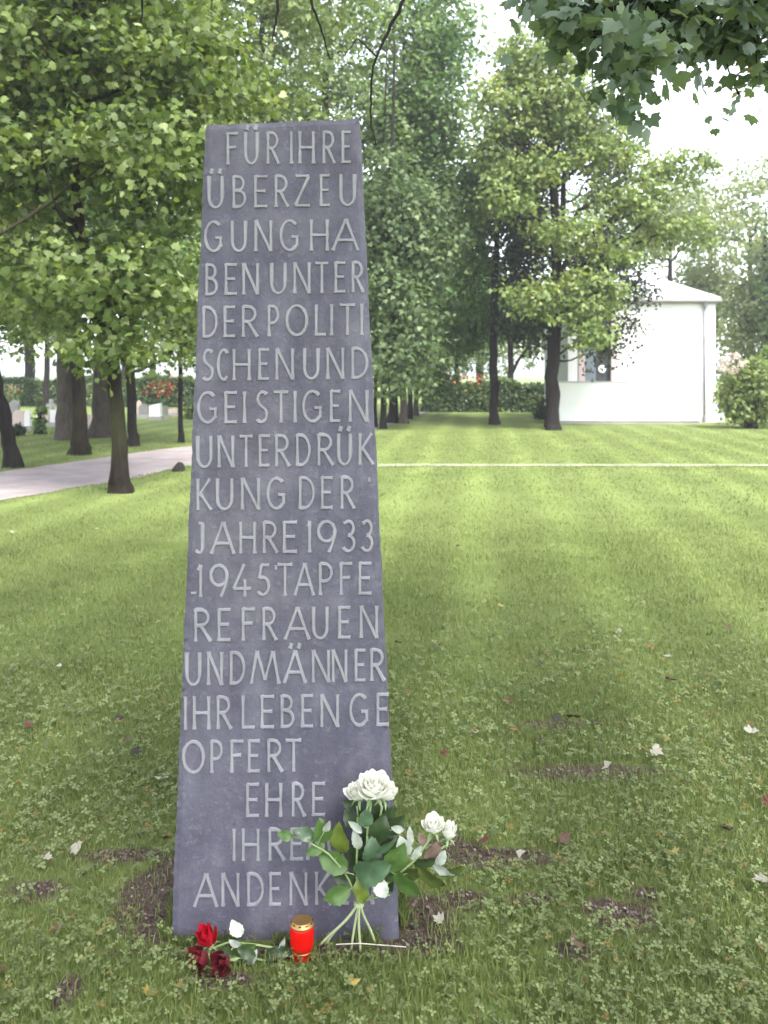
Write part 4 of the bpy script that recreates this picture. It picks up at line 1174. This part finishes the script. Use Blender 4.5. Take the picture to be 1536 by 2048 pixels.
bq = empty('white_rose_bouquet', G(712, 1900))
tag(bq, 'bouquet of white roses leaning against the lower right of the stele', 'bouquet')
tie = P(718,1808,2.352)
SPL = []
def stem(pts, r, mat=M['stem_pale'], parent=bq):
    P3 = [Vector(p) for p in pts]
    q = np.linspace(0,1,12); tt = np.linspace(0,1,len(P3)); A_ = np.array([tuple(p) for p in P3])
    LP = np.stack([np.interp(q, tt, A_[:,k]) for k in range(3)], -1)
    bend = rng.normal(0,.004,3)*np.array([1,.4,.3]); LP = LP + np.sin(q*pi)[:,None]*bend + np.sin(q*2*pi)[:,None]*rng.normal(0,.0015,3)
    if parent is bq: SPL.append(LP)
    mb = MB(); mb.tube(LP, r, 7); return mb.build('stem', mat, parent, True)
for foot, dd in (((638,1892),2.372),((650,1890),2.376),((702,1903),2.374),((721,1906),2.368),((750,1885),2.385)):
    f_ = P(*foot, dd); f_.z = max(f_.z, .004); stem([f_, tie+Vector(((foot[0]-700)*.00006,0,0))], .0033)
stem([tie, P(716,1700,2.35), P(714,1612,2.352)], .003, M['stem'])
stem([tie, P(735,1700,2.345), P(742,1606,2.338)], .003, M['stem'])
stem([tie, P(742,1705,2.355), P(764,1612,2.36)], .003, M['stem'])
stem([tie, P(770,1765,2.35), P(830,1720,2.35), P(864,1672,2.352)], .003, M['stem'])
stem([tie, P(775,1768,2.36), P(845,1735,2.362), P(892,1690,2.362)], .003, M['stem'])
stem([tie, P(690,1750,2.34), P(655,1705,2.335), P(610,1680,2.335)], .0025, M['stem'])
stem([tie, P(740,1800,2.345), P(780,1790,2.34)], .002, M['stem'])
SPTS = np.concatenate(SPL[5:])
mb = MB(); mb.lathe([(.011,-.006),(.013,-.004),(.013,.004),(.011,.006)], tie, 12); mb.build('binding', M['stem_pale'], bq)
rose('bloom', P(717,1586,2.352), (-.22,-.25,1), 27/F*2.35, M['petal_white'], bq, seed=1, n=22)
rose('bloom', P(748,1576,2.335), (.05,-.35,1), 36/F*2.35, M['petal_white'], bq, seed=2, n=26)
rose('bloom', P(770,1586,2.362), (.35,-.15,1), 27/F*2.35, M['petal_white'], bq, seed=3, n=22)
rose('bloom', P(867,1652,2.352), (-.05,-.30,1), 25/F*2.35, M['petal_white'], bq, seed=4, n=20)
rose('bloom', P(897,1668,2.362), (.12,-.2,1), 22/F*2.35, M['petal_white'], bq, seed=5, n=16, open_=.72, tall=1.35)
LV = [(644,1663,46,32,100,'g',2.335,.3),(681,1678,56,33,100,'y',2.340,-.4),(666,1724,54,36,155,'g',2.338,.2),(743,1740,66,50,15,'t',2.315,.15),(790,1716,58,42,55,'g',2.325,.3),
      (773,1693,44,17,32,'t',2.33,.5),(807,1694,36,26,110,'p',2.335,.2),(674,1790,48,30,200,'g',2.335,.2),(723,1782,44,26,-85,'y',2.328,.2),(815,1768,58,36,-40,'g',2.335,.5),
      (864,1757,58,26,-35,'o',2.345,.4),(906,1743,42,20,20,'o',2.36,.3),(763,1777,36,26,-75,'w',2.318,.1),(713,1681,34,17,110,'p',2.345,.3),(711,1654,30,12,140,'p',2.345,.4),
      (731,1636,32,26,80,'t',2.335,.2),(795,1658,22,12,170,'p',2.35,.2),(820,1673,32,12,92,'p',2.35,.3),(835,1703,36,15,50,'p',2.348,.3),(867,1706,42,30,70,'r',2.352,.2),
      (882,1716,28,18,60,'p',2.348,.2),(570,1671,28,17,170,'g',2.33,.4),(609,1668,38,22,160,'t',2.332,.5),(654,1654,22,12,60,'p',2.325,.2),(758,1658,52,36,70,'d',2.352,.2),  # short pale leaf over the left green one imitates a highlight
      (743,1702,44,34,85,'t',2.335,.3),(850,1725,40,22,10,'d',2.352,.3),(700,1640,36,22,120,'d',2.358,.3),(885,1740,44,16,-30,'p',2.352,.4),(690,1760,40,24,170,'d',2.352,.2),
      (775,1745,50,30,-20,'d',2.345,.2),(845,1680,26,14,120,'r',2.35,.2),(780,1625,30,20,60,'d',2.36,.3),(720,1625,26,16,110,'d',2.355,.2),(630,1700,34,18,200,'g',2.335,.3),(735,1690,52,38,95,'d',2.372,.2),(762,1640,46,34,60,'d',2.378,.2),(745,1622,40,30,100,'d',2.375,.3),(790,1650,44,30,40,'d',2.38,.2),(715,1715,50,34,120,'d',2.375,.1),(770,1760,46,30,-60,'d',2.37,.2),(700,1610,30,18,150,'d',2.37,.3),(785,1690,50,34,20,'o',2.372,.2),(820,1745,46,28,-10,'o',2.36,.3)]
for a in LV:
    rose_leaf(a[0], a[1], a[2]*1.22, a[3]*1.22, a[4], a[5], bq, a[6], a[7], depth_tip=-.25+.4*rng.random())
    if a[5] == 'w': continue
    ca, sa = cos(radians(a[4])), sin(radians(a[4]))
    b_ = np.array(P(a[0]-ca*a[2]*.55, a[1]+sa*a[2]*.55, a[6]+.004))
    near = SPTS[np.argmin(np.linalg.norm(SPTS-b_, axis=1) + .5*np.maximum(0, SPTS[:,2]-b_[2]))]
    mb = MB(); mb.tube(wiggle(near, b_, 5, .1), np.linspace(.0018,.0012,5), 5); mb.build('petiole', M['stem'], bq, True)

# red roses lying at the foot of the stele
rr_ = empty('red_rose', G(470, 1925)); tag(rr_, 'bright red rose lying at the foot of the stele, its bloom upright', 'rose')
rose('bloom', P(416,1880,2.335), (-.30,-.25,1), 31/F*2.34, M['petal_red'], rr_, seed=8, n=12, open_=.74, tall=1.3)
stem([P(424,1898,2.335), P(455,1886,2.345), P(520,1890,2.35), P(575,1900,2.355)], .003, M['stem'], rr_)
rose_leaf(473,1857,38,28,120,'w',rr_,2.335,.1); rose_leaf(487,1900,54,34,20,'g',rr_,2.325,.3); rose_leaf(505,1916,36,16,60,'p',rr_,2.315,.2)
rose_leaf(470,1888,30,14,150,'p',rr_,2.332,.3); rose_leaf(560,1903,44,22,170,'d',rr_,2.338,.4); rose_leaf(563,1890,30,12,60,'p',rr_,2.34,.4); rose_leaf(540,1912,36,20,200,'d',rr_,2.33,.4)
for k, (bx, by, ax3, label, tail) in enumerate([(404,1917,(-.75,-.75,.25),'dark withered red rose lying leftmost below the bright red rose',(500,1915)),
                                              (448,1924,(-.55,-1,.30),'dark withered red rose lying to the right, nearest the camera',(545,1925))]):
    q = empty('withered_rose', G(bx, 1945)); tag(q, label, 'rose')
    rose('bloom', P(bx,by,2.305-.012*k), ax3, 29/F*2.3, M['petal_dark'], q, seed=20+k, n=11, open_=.9, tall=1.2)
    stem([P(bx+22,by-8,2.312), P(bx+60,by-4,2.325), P(*tail,2.33)], .0028, M['stem'], q)
    rose_leaf(bx+45, by-12-6*k, 40, 22, 160, 'd', q, 2.308, .4)

# grave candle
cc = G(604, 1916)
cd = empty('grave_candle', cc); tag(cd, 'red grave candle with gold lid in front of the stele', 'candle')
def plastic(name, col):
    m, nt, out = new_mat(name)
    b = N(nt, 'ShaderNodeBsdfPrincipled', i_Roughness=.28); b.inputs['Base Color'].default_value = (*col,1)
    tc = N(nt, 'ShaderNodeTexCoord'); nz = N(nt, 'ShaderNodeTexNoise', i_Scale=18.0)
    nt.links.new(tc.outputs['Object'], nz.inputs['Vector'])
    r = ramp(nt, nz.outputs['Fac'], [(.3, tuple(c*.85 for c in col)), (.7, col)]); nt.links.new(r.outputs[0], b.inputs['Base Color'])
    t = N(nt, 'ShaderNodeBsdfTranslucent'); t.inputs['Color'].default_value = (*col,1)
    mx = N(nt, 'ShaderNodeMixShader'); mx.inputs[0].default_value = .45
    nt.links.new(b.outputs[0], mx.inputs[1]); nt.links.new(t.outputs[0], mx.inputs[2]); nt.links.new(mx.outputs[0], out.inputs[0])
    return m
M['red_plastic'] = plastic('red_plastic', (0.90,0.012,0.008))
M['gold'] = simple_mat('gold_tin', (0.42,0.26,0.10), .45, .15, 30, 0, .5, .85)
M['wax'] = simple_mat('wax', (0.75,0.70,0.62), .5, .05, 20)
R_ = .0300
mb = MB(); mb.lathe([(R_*.80,.0),(R_*.84,.004),(R_*.84,.020),(R_*.80,.024),(R_*.90,.028),(R_*1.0,.040),(R_*1.03,.085),(R_*1.0,.093),(R_*.96,.095)], cc, 32)
body = mb.build('cup', M['red_plastic'], cd, True)
mb = MB(); mb.lathe([(R_*.86,.0215),(R_*.93,.0230),(R_*.93,.0260),(R_*.88,.0272)], cc, 32); mb.build('gold_ring', M['gold'], body, True)
mb = MB(); mb.lathe([(R_*1.02,.0955),(R_*1.05,.0965),(R_*1.05,.1005),(R_*.92,.1025),(R_*.86,.1085),(R_*.80,.1095),(R_*.45,.1085)], cc, 32)
lid = mb.build('lid', M['gold'], cd, True)
for k in range(10):
    a_ = 2*pi*k/10+.2
    mb = MB(); p = cc+Vector((cos(a_)*R_*.895, sin(a_)*R_*.895, .1055)); t_ = Vector((-sin(a_),cos(a_),0))
    mb.tube([p-t_*.003, p+t_*.003], .0016, 6); mb.build('vent', M['rock'], lid)

cd.scale = (1, 1, .90)
# thin dry stalk on the turf
mb = MB(); mb.tube([G(672,1909)+Vector((0,0,.026)), G(720,1910)+Vector((0,0,.03)), G(812,1911)+Vector((0,0,.022))], .0013, 6)
o = mb.build('dry_stalk', M['fall_pale'] if 'fall_pale' in M else M['jamb']); tag(o, 'thin dry stalk lying flat before the bouquet stems', 'stalk')

# ------------------------------------------------------------------ turf
def soil_d(x, y):
    m_ = np.full(len(x), 9.0)
    for (a, b, rx, ry) in SOIL: m_ = np.minimum(m_, np.hypot((x-a)/rx, (y-b)/ry))
    return m_
def scatter(n, y0, y1, pad=.25, power=1.0):
    """points on the ground inside the wedge the camera sees, and a margin"""
    y = y0 + (y1-y0)*rng.random(n*2)**power
    half = 768/F*y + pad + .10*y
    hm = 768/F*y1 + pad + .10*y1
    ok = rng.random(n*2) < half/hm
    y = y[ok][:n]; half = half[ok][:n]
    x = (rng.random(len(y))*2-1)*half
    return x, y
def path_mask(x, y):
    """False where a path or the stele covers the ground"""
    lx = np.interp(y, [5.2,8.4,10.7,12.7,14.6,16.5,20.5,26.5], [-9.5,-6.6,-4.55,-3.82,-3.30,-2.4,-1.0,.1])
    ux = np.interp(y, [7.6,11,13.9,16.2,17.5,18.9,23,27.5], [-12.5,-8.5,-5.85,-5.1,-4.7,-4.05,-2.2,-.6])
    on = (x < lx) & (x > ux) & (y > 5)
    on |= (y > 14.90) & (y < 15.25) & (x > -3.2)
    st = (y > DS-.012) & (y < DS+TH+.02) & (x > P(341,0,DS).x-.01) & (x < P(798,0,DS).x+.01)
    return ~(on | st)
def noise2(x, y, s):
    return .5+.5*np.sin(x*s+1.3*np.sin(y*s*.7+2))*np.sin(y*s*1.1+1.7*np.sin(x*s*.6))
def blades(n, y0, y1, h0, h1, wd, power=1.0, seg2=True):
    x, y = scatter(n, y0, y1, power=power)
    sd = soil_d(x, y) + .5*(noise2(x, y, 23)-.5) + .35*rng.normal(0,1,len(x))
    ok = path_mask(x, y) & ((sd > .95) | (rng.random(len(x)) < .10))
    ok &= rng.random(len(x)) < np.clip((y1-y)/(.4*(y1-y0)), 0, 1)*np.where(y0 < 2, 1, np.clip((y-y0)/(.25*(y1-y0)), 0, 1))
    x, y = x[ok], y[ok]; n = len(x)
    h_ = (h0+(h1-h0)*rng.random(n))*(.75+.5*noise2(x,y,3.1))
    a = rng.random(n)*2*pi; lean = rng.normal(0,.55,n)*h_
    dx, dy = np.cos(a), np.sin(a)
    b = rng.random(n)*2*pi; sx, sy = np.cos(b)*wd*(.7+.6*rng.random(n)), np.sin(b)*wd*(.7+.6*rng.random(n))
    z0 = np.zeros(n)
    base = np.stack([x,y,z0],-1)
    mid = np.stack([x+dx*lean*.35, y+dy*lean*.35, h_*.6],-1)
    tip = np.stack([x+dx*lean, y+dy*lean, h_*(1-.25*np.minimum(1,np.abs(lean)/h_))],-1)
    s = np.stack([sx,sy,z0],-1)
    V = np.stack([base-s, base+s, mid+s*.8, mid-s*.8, tip-s*.1, tip+s*.1], 1).reshape(-1,3)
    k = np.arange(n)[:,None]*6
    Fc = np.stack([k+np.array([0,1,2,3]), k+np.array([3,2,5,4])],1).reshape(-1,4)
    lr = np.clip(.25+.5*rng.random(n)+.25*noise2(x,y,7) - .1, 0, 1)
    lr = np.where(rng.random(n) < .03, .95+.05*rng.random(n), lr*.88)
    return V, Fc, np.repeat(lr,2)
def clovers(n, y0, y1, size, power=1.0):
    x, y = scatter(n, y0, y1, power=power)
    sd = soil_d(x, y) + .5*(noise2(x, y, 19)-.5) + .25*rng.normal(0,1,len(x))
    ok = path_mask(x, y) & (sd > 1.0) & (rng.random(len(x)) < (.35+.65*noise2(x,y,4.3))*np.clip((7.0-y)/4.8,0,1)**2.2)
    x, y = x[ok], y[ok]; n = len(x)
    z = .018+.028*rng.random(n)
    a0 = rng.random(n)*2*pi
    nor = np.stack([rng.normal(0,.35,n), rng.normal(-.12,.35,n), np.ones(n)],-1); nor /= np.linalg.norm(nor,axis=1,keepdims=True)
    e1 = np.cross(nor, np.array([0,1,0.1])); e1 /= np.linalg.norm(e1,axis=1,keepdims=True); e2 = np.cross(nor, e1)
    sz = size*(.5+.8*rng.random(n))*np.clip(.75+.12*y,1,1.5)
    c = np.stack([x,y,z],-1)
    Vs = []; 
    for k in range(3):
        a = a0+k*2.094
        u_ = e1*np.cos(a)[:,None]+e2*np.sin(a)[:,None]; v_ = np.cross(nor,u_)
        s = sz[:,None]
        Vs += [c, c+s*(.55*u_-.40*v_+.08*nor), c+s*(1.0*u_-.02*nor), c+s*(.55*u_+.40*v_+.08*nor)]
    V = np.stack(Vs,1).reshape(-1,3)
    k = np.arange(n)[:,None]*12
    Fc = np.stack([k+np.array([0,1,2,3])+4*q for q in range(3)],1).reshape(-1,4)
    lr = np.clip(.1+.75*rng.random(n),0,1); lr = np.where(rng.random(n) < .02+.07*noise2(x,y,2.3)**2, .88+.12*rng.random(n), lr*.98)
    return V, Fc, np.repeat(lr,3)
v,f,a = join([blades(170000,1.85,5.2,.016,.042,.0015), blades(190000,3.2,10.5,.018,.043,.0024), blades(150000,7.5,27.0,.016,.04,.0055)])
o = link('grass', np_mesh('grass', v, f, a), M['blade']); tag(o, 'short mown grass covering the lawn', 'grass', kind='stuff')
v,f,a = clovers(110000,1.85,7.0,.0112)
o = link('clover', np_mesh('clover', v, f, a), M['clover']); tag(o, 'small leaved clover mixed into the near turf', 'clover', kind='stuff')

n = 900
tx = np.concatenate([P(341,0,DS).x + (P(798,0,DS).x-P(341,0,DS).x)*rng.random(n//2), np.full(n//4, P(341,0,DS).x-.012), np.full(n//4, P(798,0,DS).x+.012)])
ty = np.concatenate([np.full(n//2, DS-.012), DS+TH*rng.random(n//2)]) 
tx = tx + rng.normal(0,.008,n)*(np.arange(n) >= n//2); ty = ty - np.abs(rng.normal(0,.010,n))*(np.arange(n) < n//2)
k_ = noise2(tx*3, ty*3, 6) > .35; tx, ty = tx[k_], ty[k_]; n = len(tx)
hh = .03+.05*rng.random(n)*noise2(tx, ty, 21)
bx = rng.normal(0,.3,n)*hh; s3 = np.stack([np.full(n,.0016), rng.normal(0,.0006,n), np.zeros(n)],-1)
b3 = np.stack([tx,ty,np.zeros(n)],-1); m3 = b3+np.stack([bx*.4,-.1*hh,hh*.6],-1); t3 = b3+np.stack([bx,-.35*hh,hh],-1)
V = np.stack([b3-s3,b3+s3,m3+s3*.8,m3-s3*.8,t3-s3*.1,t3+s3*.1],1).reshape(-1,3); k = np.arange(n)[:,None]*6
Fc = np.stack([k+np.array([0,1,2,3]), k+np.array([3,2,5,4])],1).reshape(-1,4)
o = link('grass_tufts', np_mesh('grass_tufts', V, Fc, np.repeat(rng.random(n)*.8,2)), M['blade']); tag(o, 'longer grass tufts along the foot of the stele', 'grass', kind='stuff')

# crumbs of soil and leaf litter on the bare patches
LT = []
for (cx_, cy_, rx, ry) in SOIL:
    n = int(min(420, 30 + 8000*rx*ry))
    x = cx_ + rng.normal(0,.5,n)*rx; y = cy_ + rng.normal(0,.5,n)*ry
    ok = path_mask(x, y); x, y = x[ok], y[ok]; n = len(x)
    LT.append(leaves(np.stack([x,y,.004+.010*rng.random(n)],-1), np.tile(np.array([[0,0,.3]]),(n,1)), .005+.011*rng.random(n), rng.random(n), 'oval', up=1.0, rnd=.5))
v,f,a = join(LT)
M['litter'] = leaf_mat('litter', [(0,(0.05,0.036,0.032)),(.5,(0.11,0.080,0.070)),(.85,(0.17,0.125,0.11)),(1,(0.28,0.24,0.23))], trans=.1, tint=(1,1,1))
o = link('leaf_litter', np_mesh('leaf_litter', v, f, a), M['litter']); tag(o, 'brown leaf crumbs on the bare soil patches', 'litter', kind='stuff')

# ------------------------------------------------------------------ fallen leaves
FL = {'brown': (0.085,0.045,0.026), 'pale': (0.33,0.31,0.25), 'yellow': (0.30,0.24,0.06), 'orange': (0.24,0.11,0.03), 'dark': (0.026,0.019,0.016), 'russet': (0.12,0.035,0.022)}
for k, c in FL.items(): M['fall_'+k] = rl('fallen_leaf_'+k, c, .2, .6)
def fl_mesh(nm, seed):
    rg = np.random.default_rng(seed)
    pts, faces = LEAF['maple'] if seed % 3 else LEAF['lobed']
    v = []
    cu = .5+.7*rg.random()
    for (a, b) in pts:
        x, y = a*(1+.1*rg.normal()), b-.45
        v.append((x, y, cu*(x*x+.6*y*y) + .05*rg.normal()))
    me = bpy.data.meshes.new(nm); me.from_pydata(v, [], [tuple(reversed(q)) for q in faces]); me.update(); return me
FALL = [(798,1298,'brown',20),(873,1306,'brown',24),(1002,1222,'yellow',22),(1081,1339,'dark',26),(1239,1276,'pale',18),(1337,1328,'pale',30),(1244,1369,'yellow',30),(1342,1374,'brown',34),(1146,1453,'brown',40),
        (1027,1478,'orange',26),(945,1483,'pale',26),(888,1524,'russet',26),(1500,1475,'pale',32),(1315,1521,'pale',34),(1214,1551,'pale',36),(1476,1418,'yellow',22),(1348,1725,'yellow',36),(1301,1306,'orange',20),
        (1457,1265,'brown',20),(1451,1679,'dark',34),(1152,1910,'brown',48),(1522,1785,'pale',50),(1533,1620,'russet',30),(708,1989,'yellow',36),(1016,1418,'russet',26),(1443,1712,'orange',20),(1110,1452,'dark',30),
        (1190,1458,'dark',26),(1130,1255,'brown',16),(1340,1240,'dark',14),(915,1100,'dark',14),(1390,1390,'yellow',18),(1080,1500,'dark',24),(1260,1466,'pale',22),
        (60,1467,'russet',30),(323,1577,'pale',40),(153,1720,'pale',36),(273,1523,'dark',30),(118,1345,'pale',16),(238,1453,'dark',22),(296,2008,'yellow',40),(114,1879,'russet',34),(4,1962,'russet',30),(97,1738,'pale',26),
        (195,1065,'pale',12),(25,1072,'pale',14),(250,1500,'brown',22),(330,1700,'brown',36),(1130,1700,'brown',34),(970,1700,'russet',36),(1040,1730,'pale',28),(875,1860,'pale',30)]
side = lambda px: 'left' if px < 560 else 'right'
names = {'brown':'curled brown','pale':'pale bleached','yellow':'yellow','orange':'small orange','dark':'dark decaying','russet':'russet red'}
ORD = ['nearest','second nearest','third nearest','fourth nearest','fifth nearest','sixth nearest','seventh nearest','eighth nearest','ninth nearest','tenth nearest','eleventh nearest','twelfth nearest']
for k, (px, py, colr, wpx) in enumerate(FALL):
    c = G(px, py); s = .85*wpx/F*c.y
    o = link('fallen_leaf', fl_mesh('fallen_leaf', 100+k), M['fall_'+colr])
    o.location = c + Vector((0,0,.034 if c.y > 2.6 else .03)); o.scale = (s, s*.9, s*.7)
    o.rotation_euler = (rng.normal(0,.3), rng.normal(0,.3), rng.random()*6.28)
    same = sorted([q[1] for q in FALL if q[2] == colr and side(q[0]) == side(px)], reverse=True)
    tag(o, f'{names[colr]} fallen leaf {side(px)} of the stele, {ORD[same.index(py)]} of its colour to the camera', 'fallen leaf', f'fallen leaves on the lawn')

# ------------------------------------------------------------------ added volume imitating lens glare that washes out the far trees
mb = MB(); mb.box(-1640, 1640, -420, 1540, -1.0, 17.0)
m, nt, out = new_mat('glare_haze')
pv = N(nt, 'ShaderNodeVolumePrincipled', i_Density=0.0016, i_Anisotropy=0.3)
pv.inputs['Color'].default_value = (0.93, 0.96, 1.0, 1)
nt.links.new(pv.outputs[0], out.inputs['Volume'])
o = mb.build('glare_haze', m); tag(o, 'added thin pale veil imitating lens glare', 'glare_haze', kind='stuff')
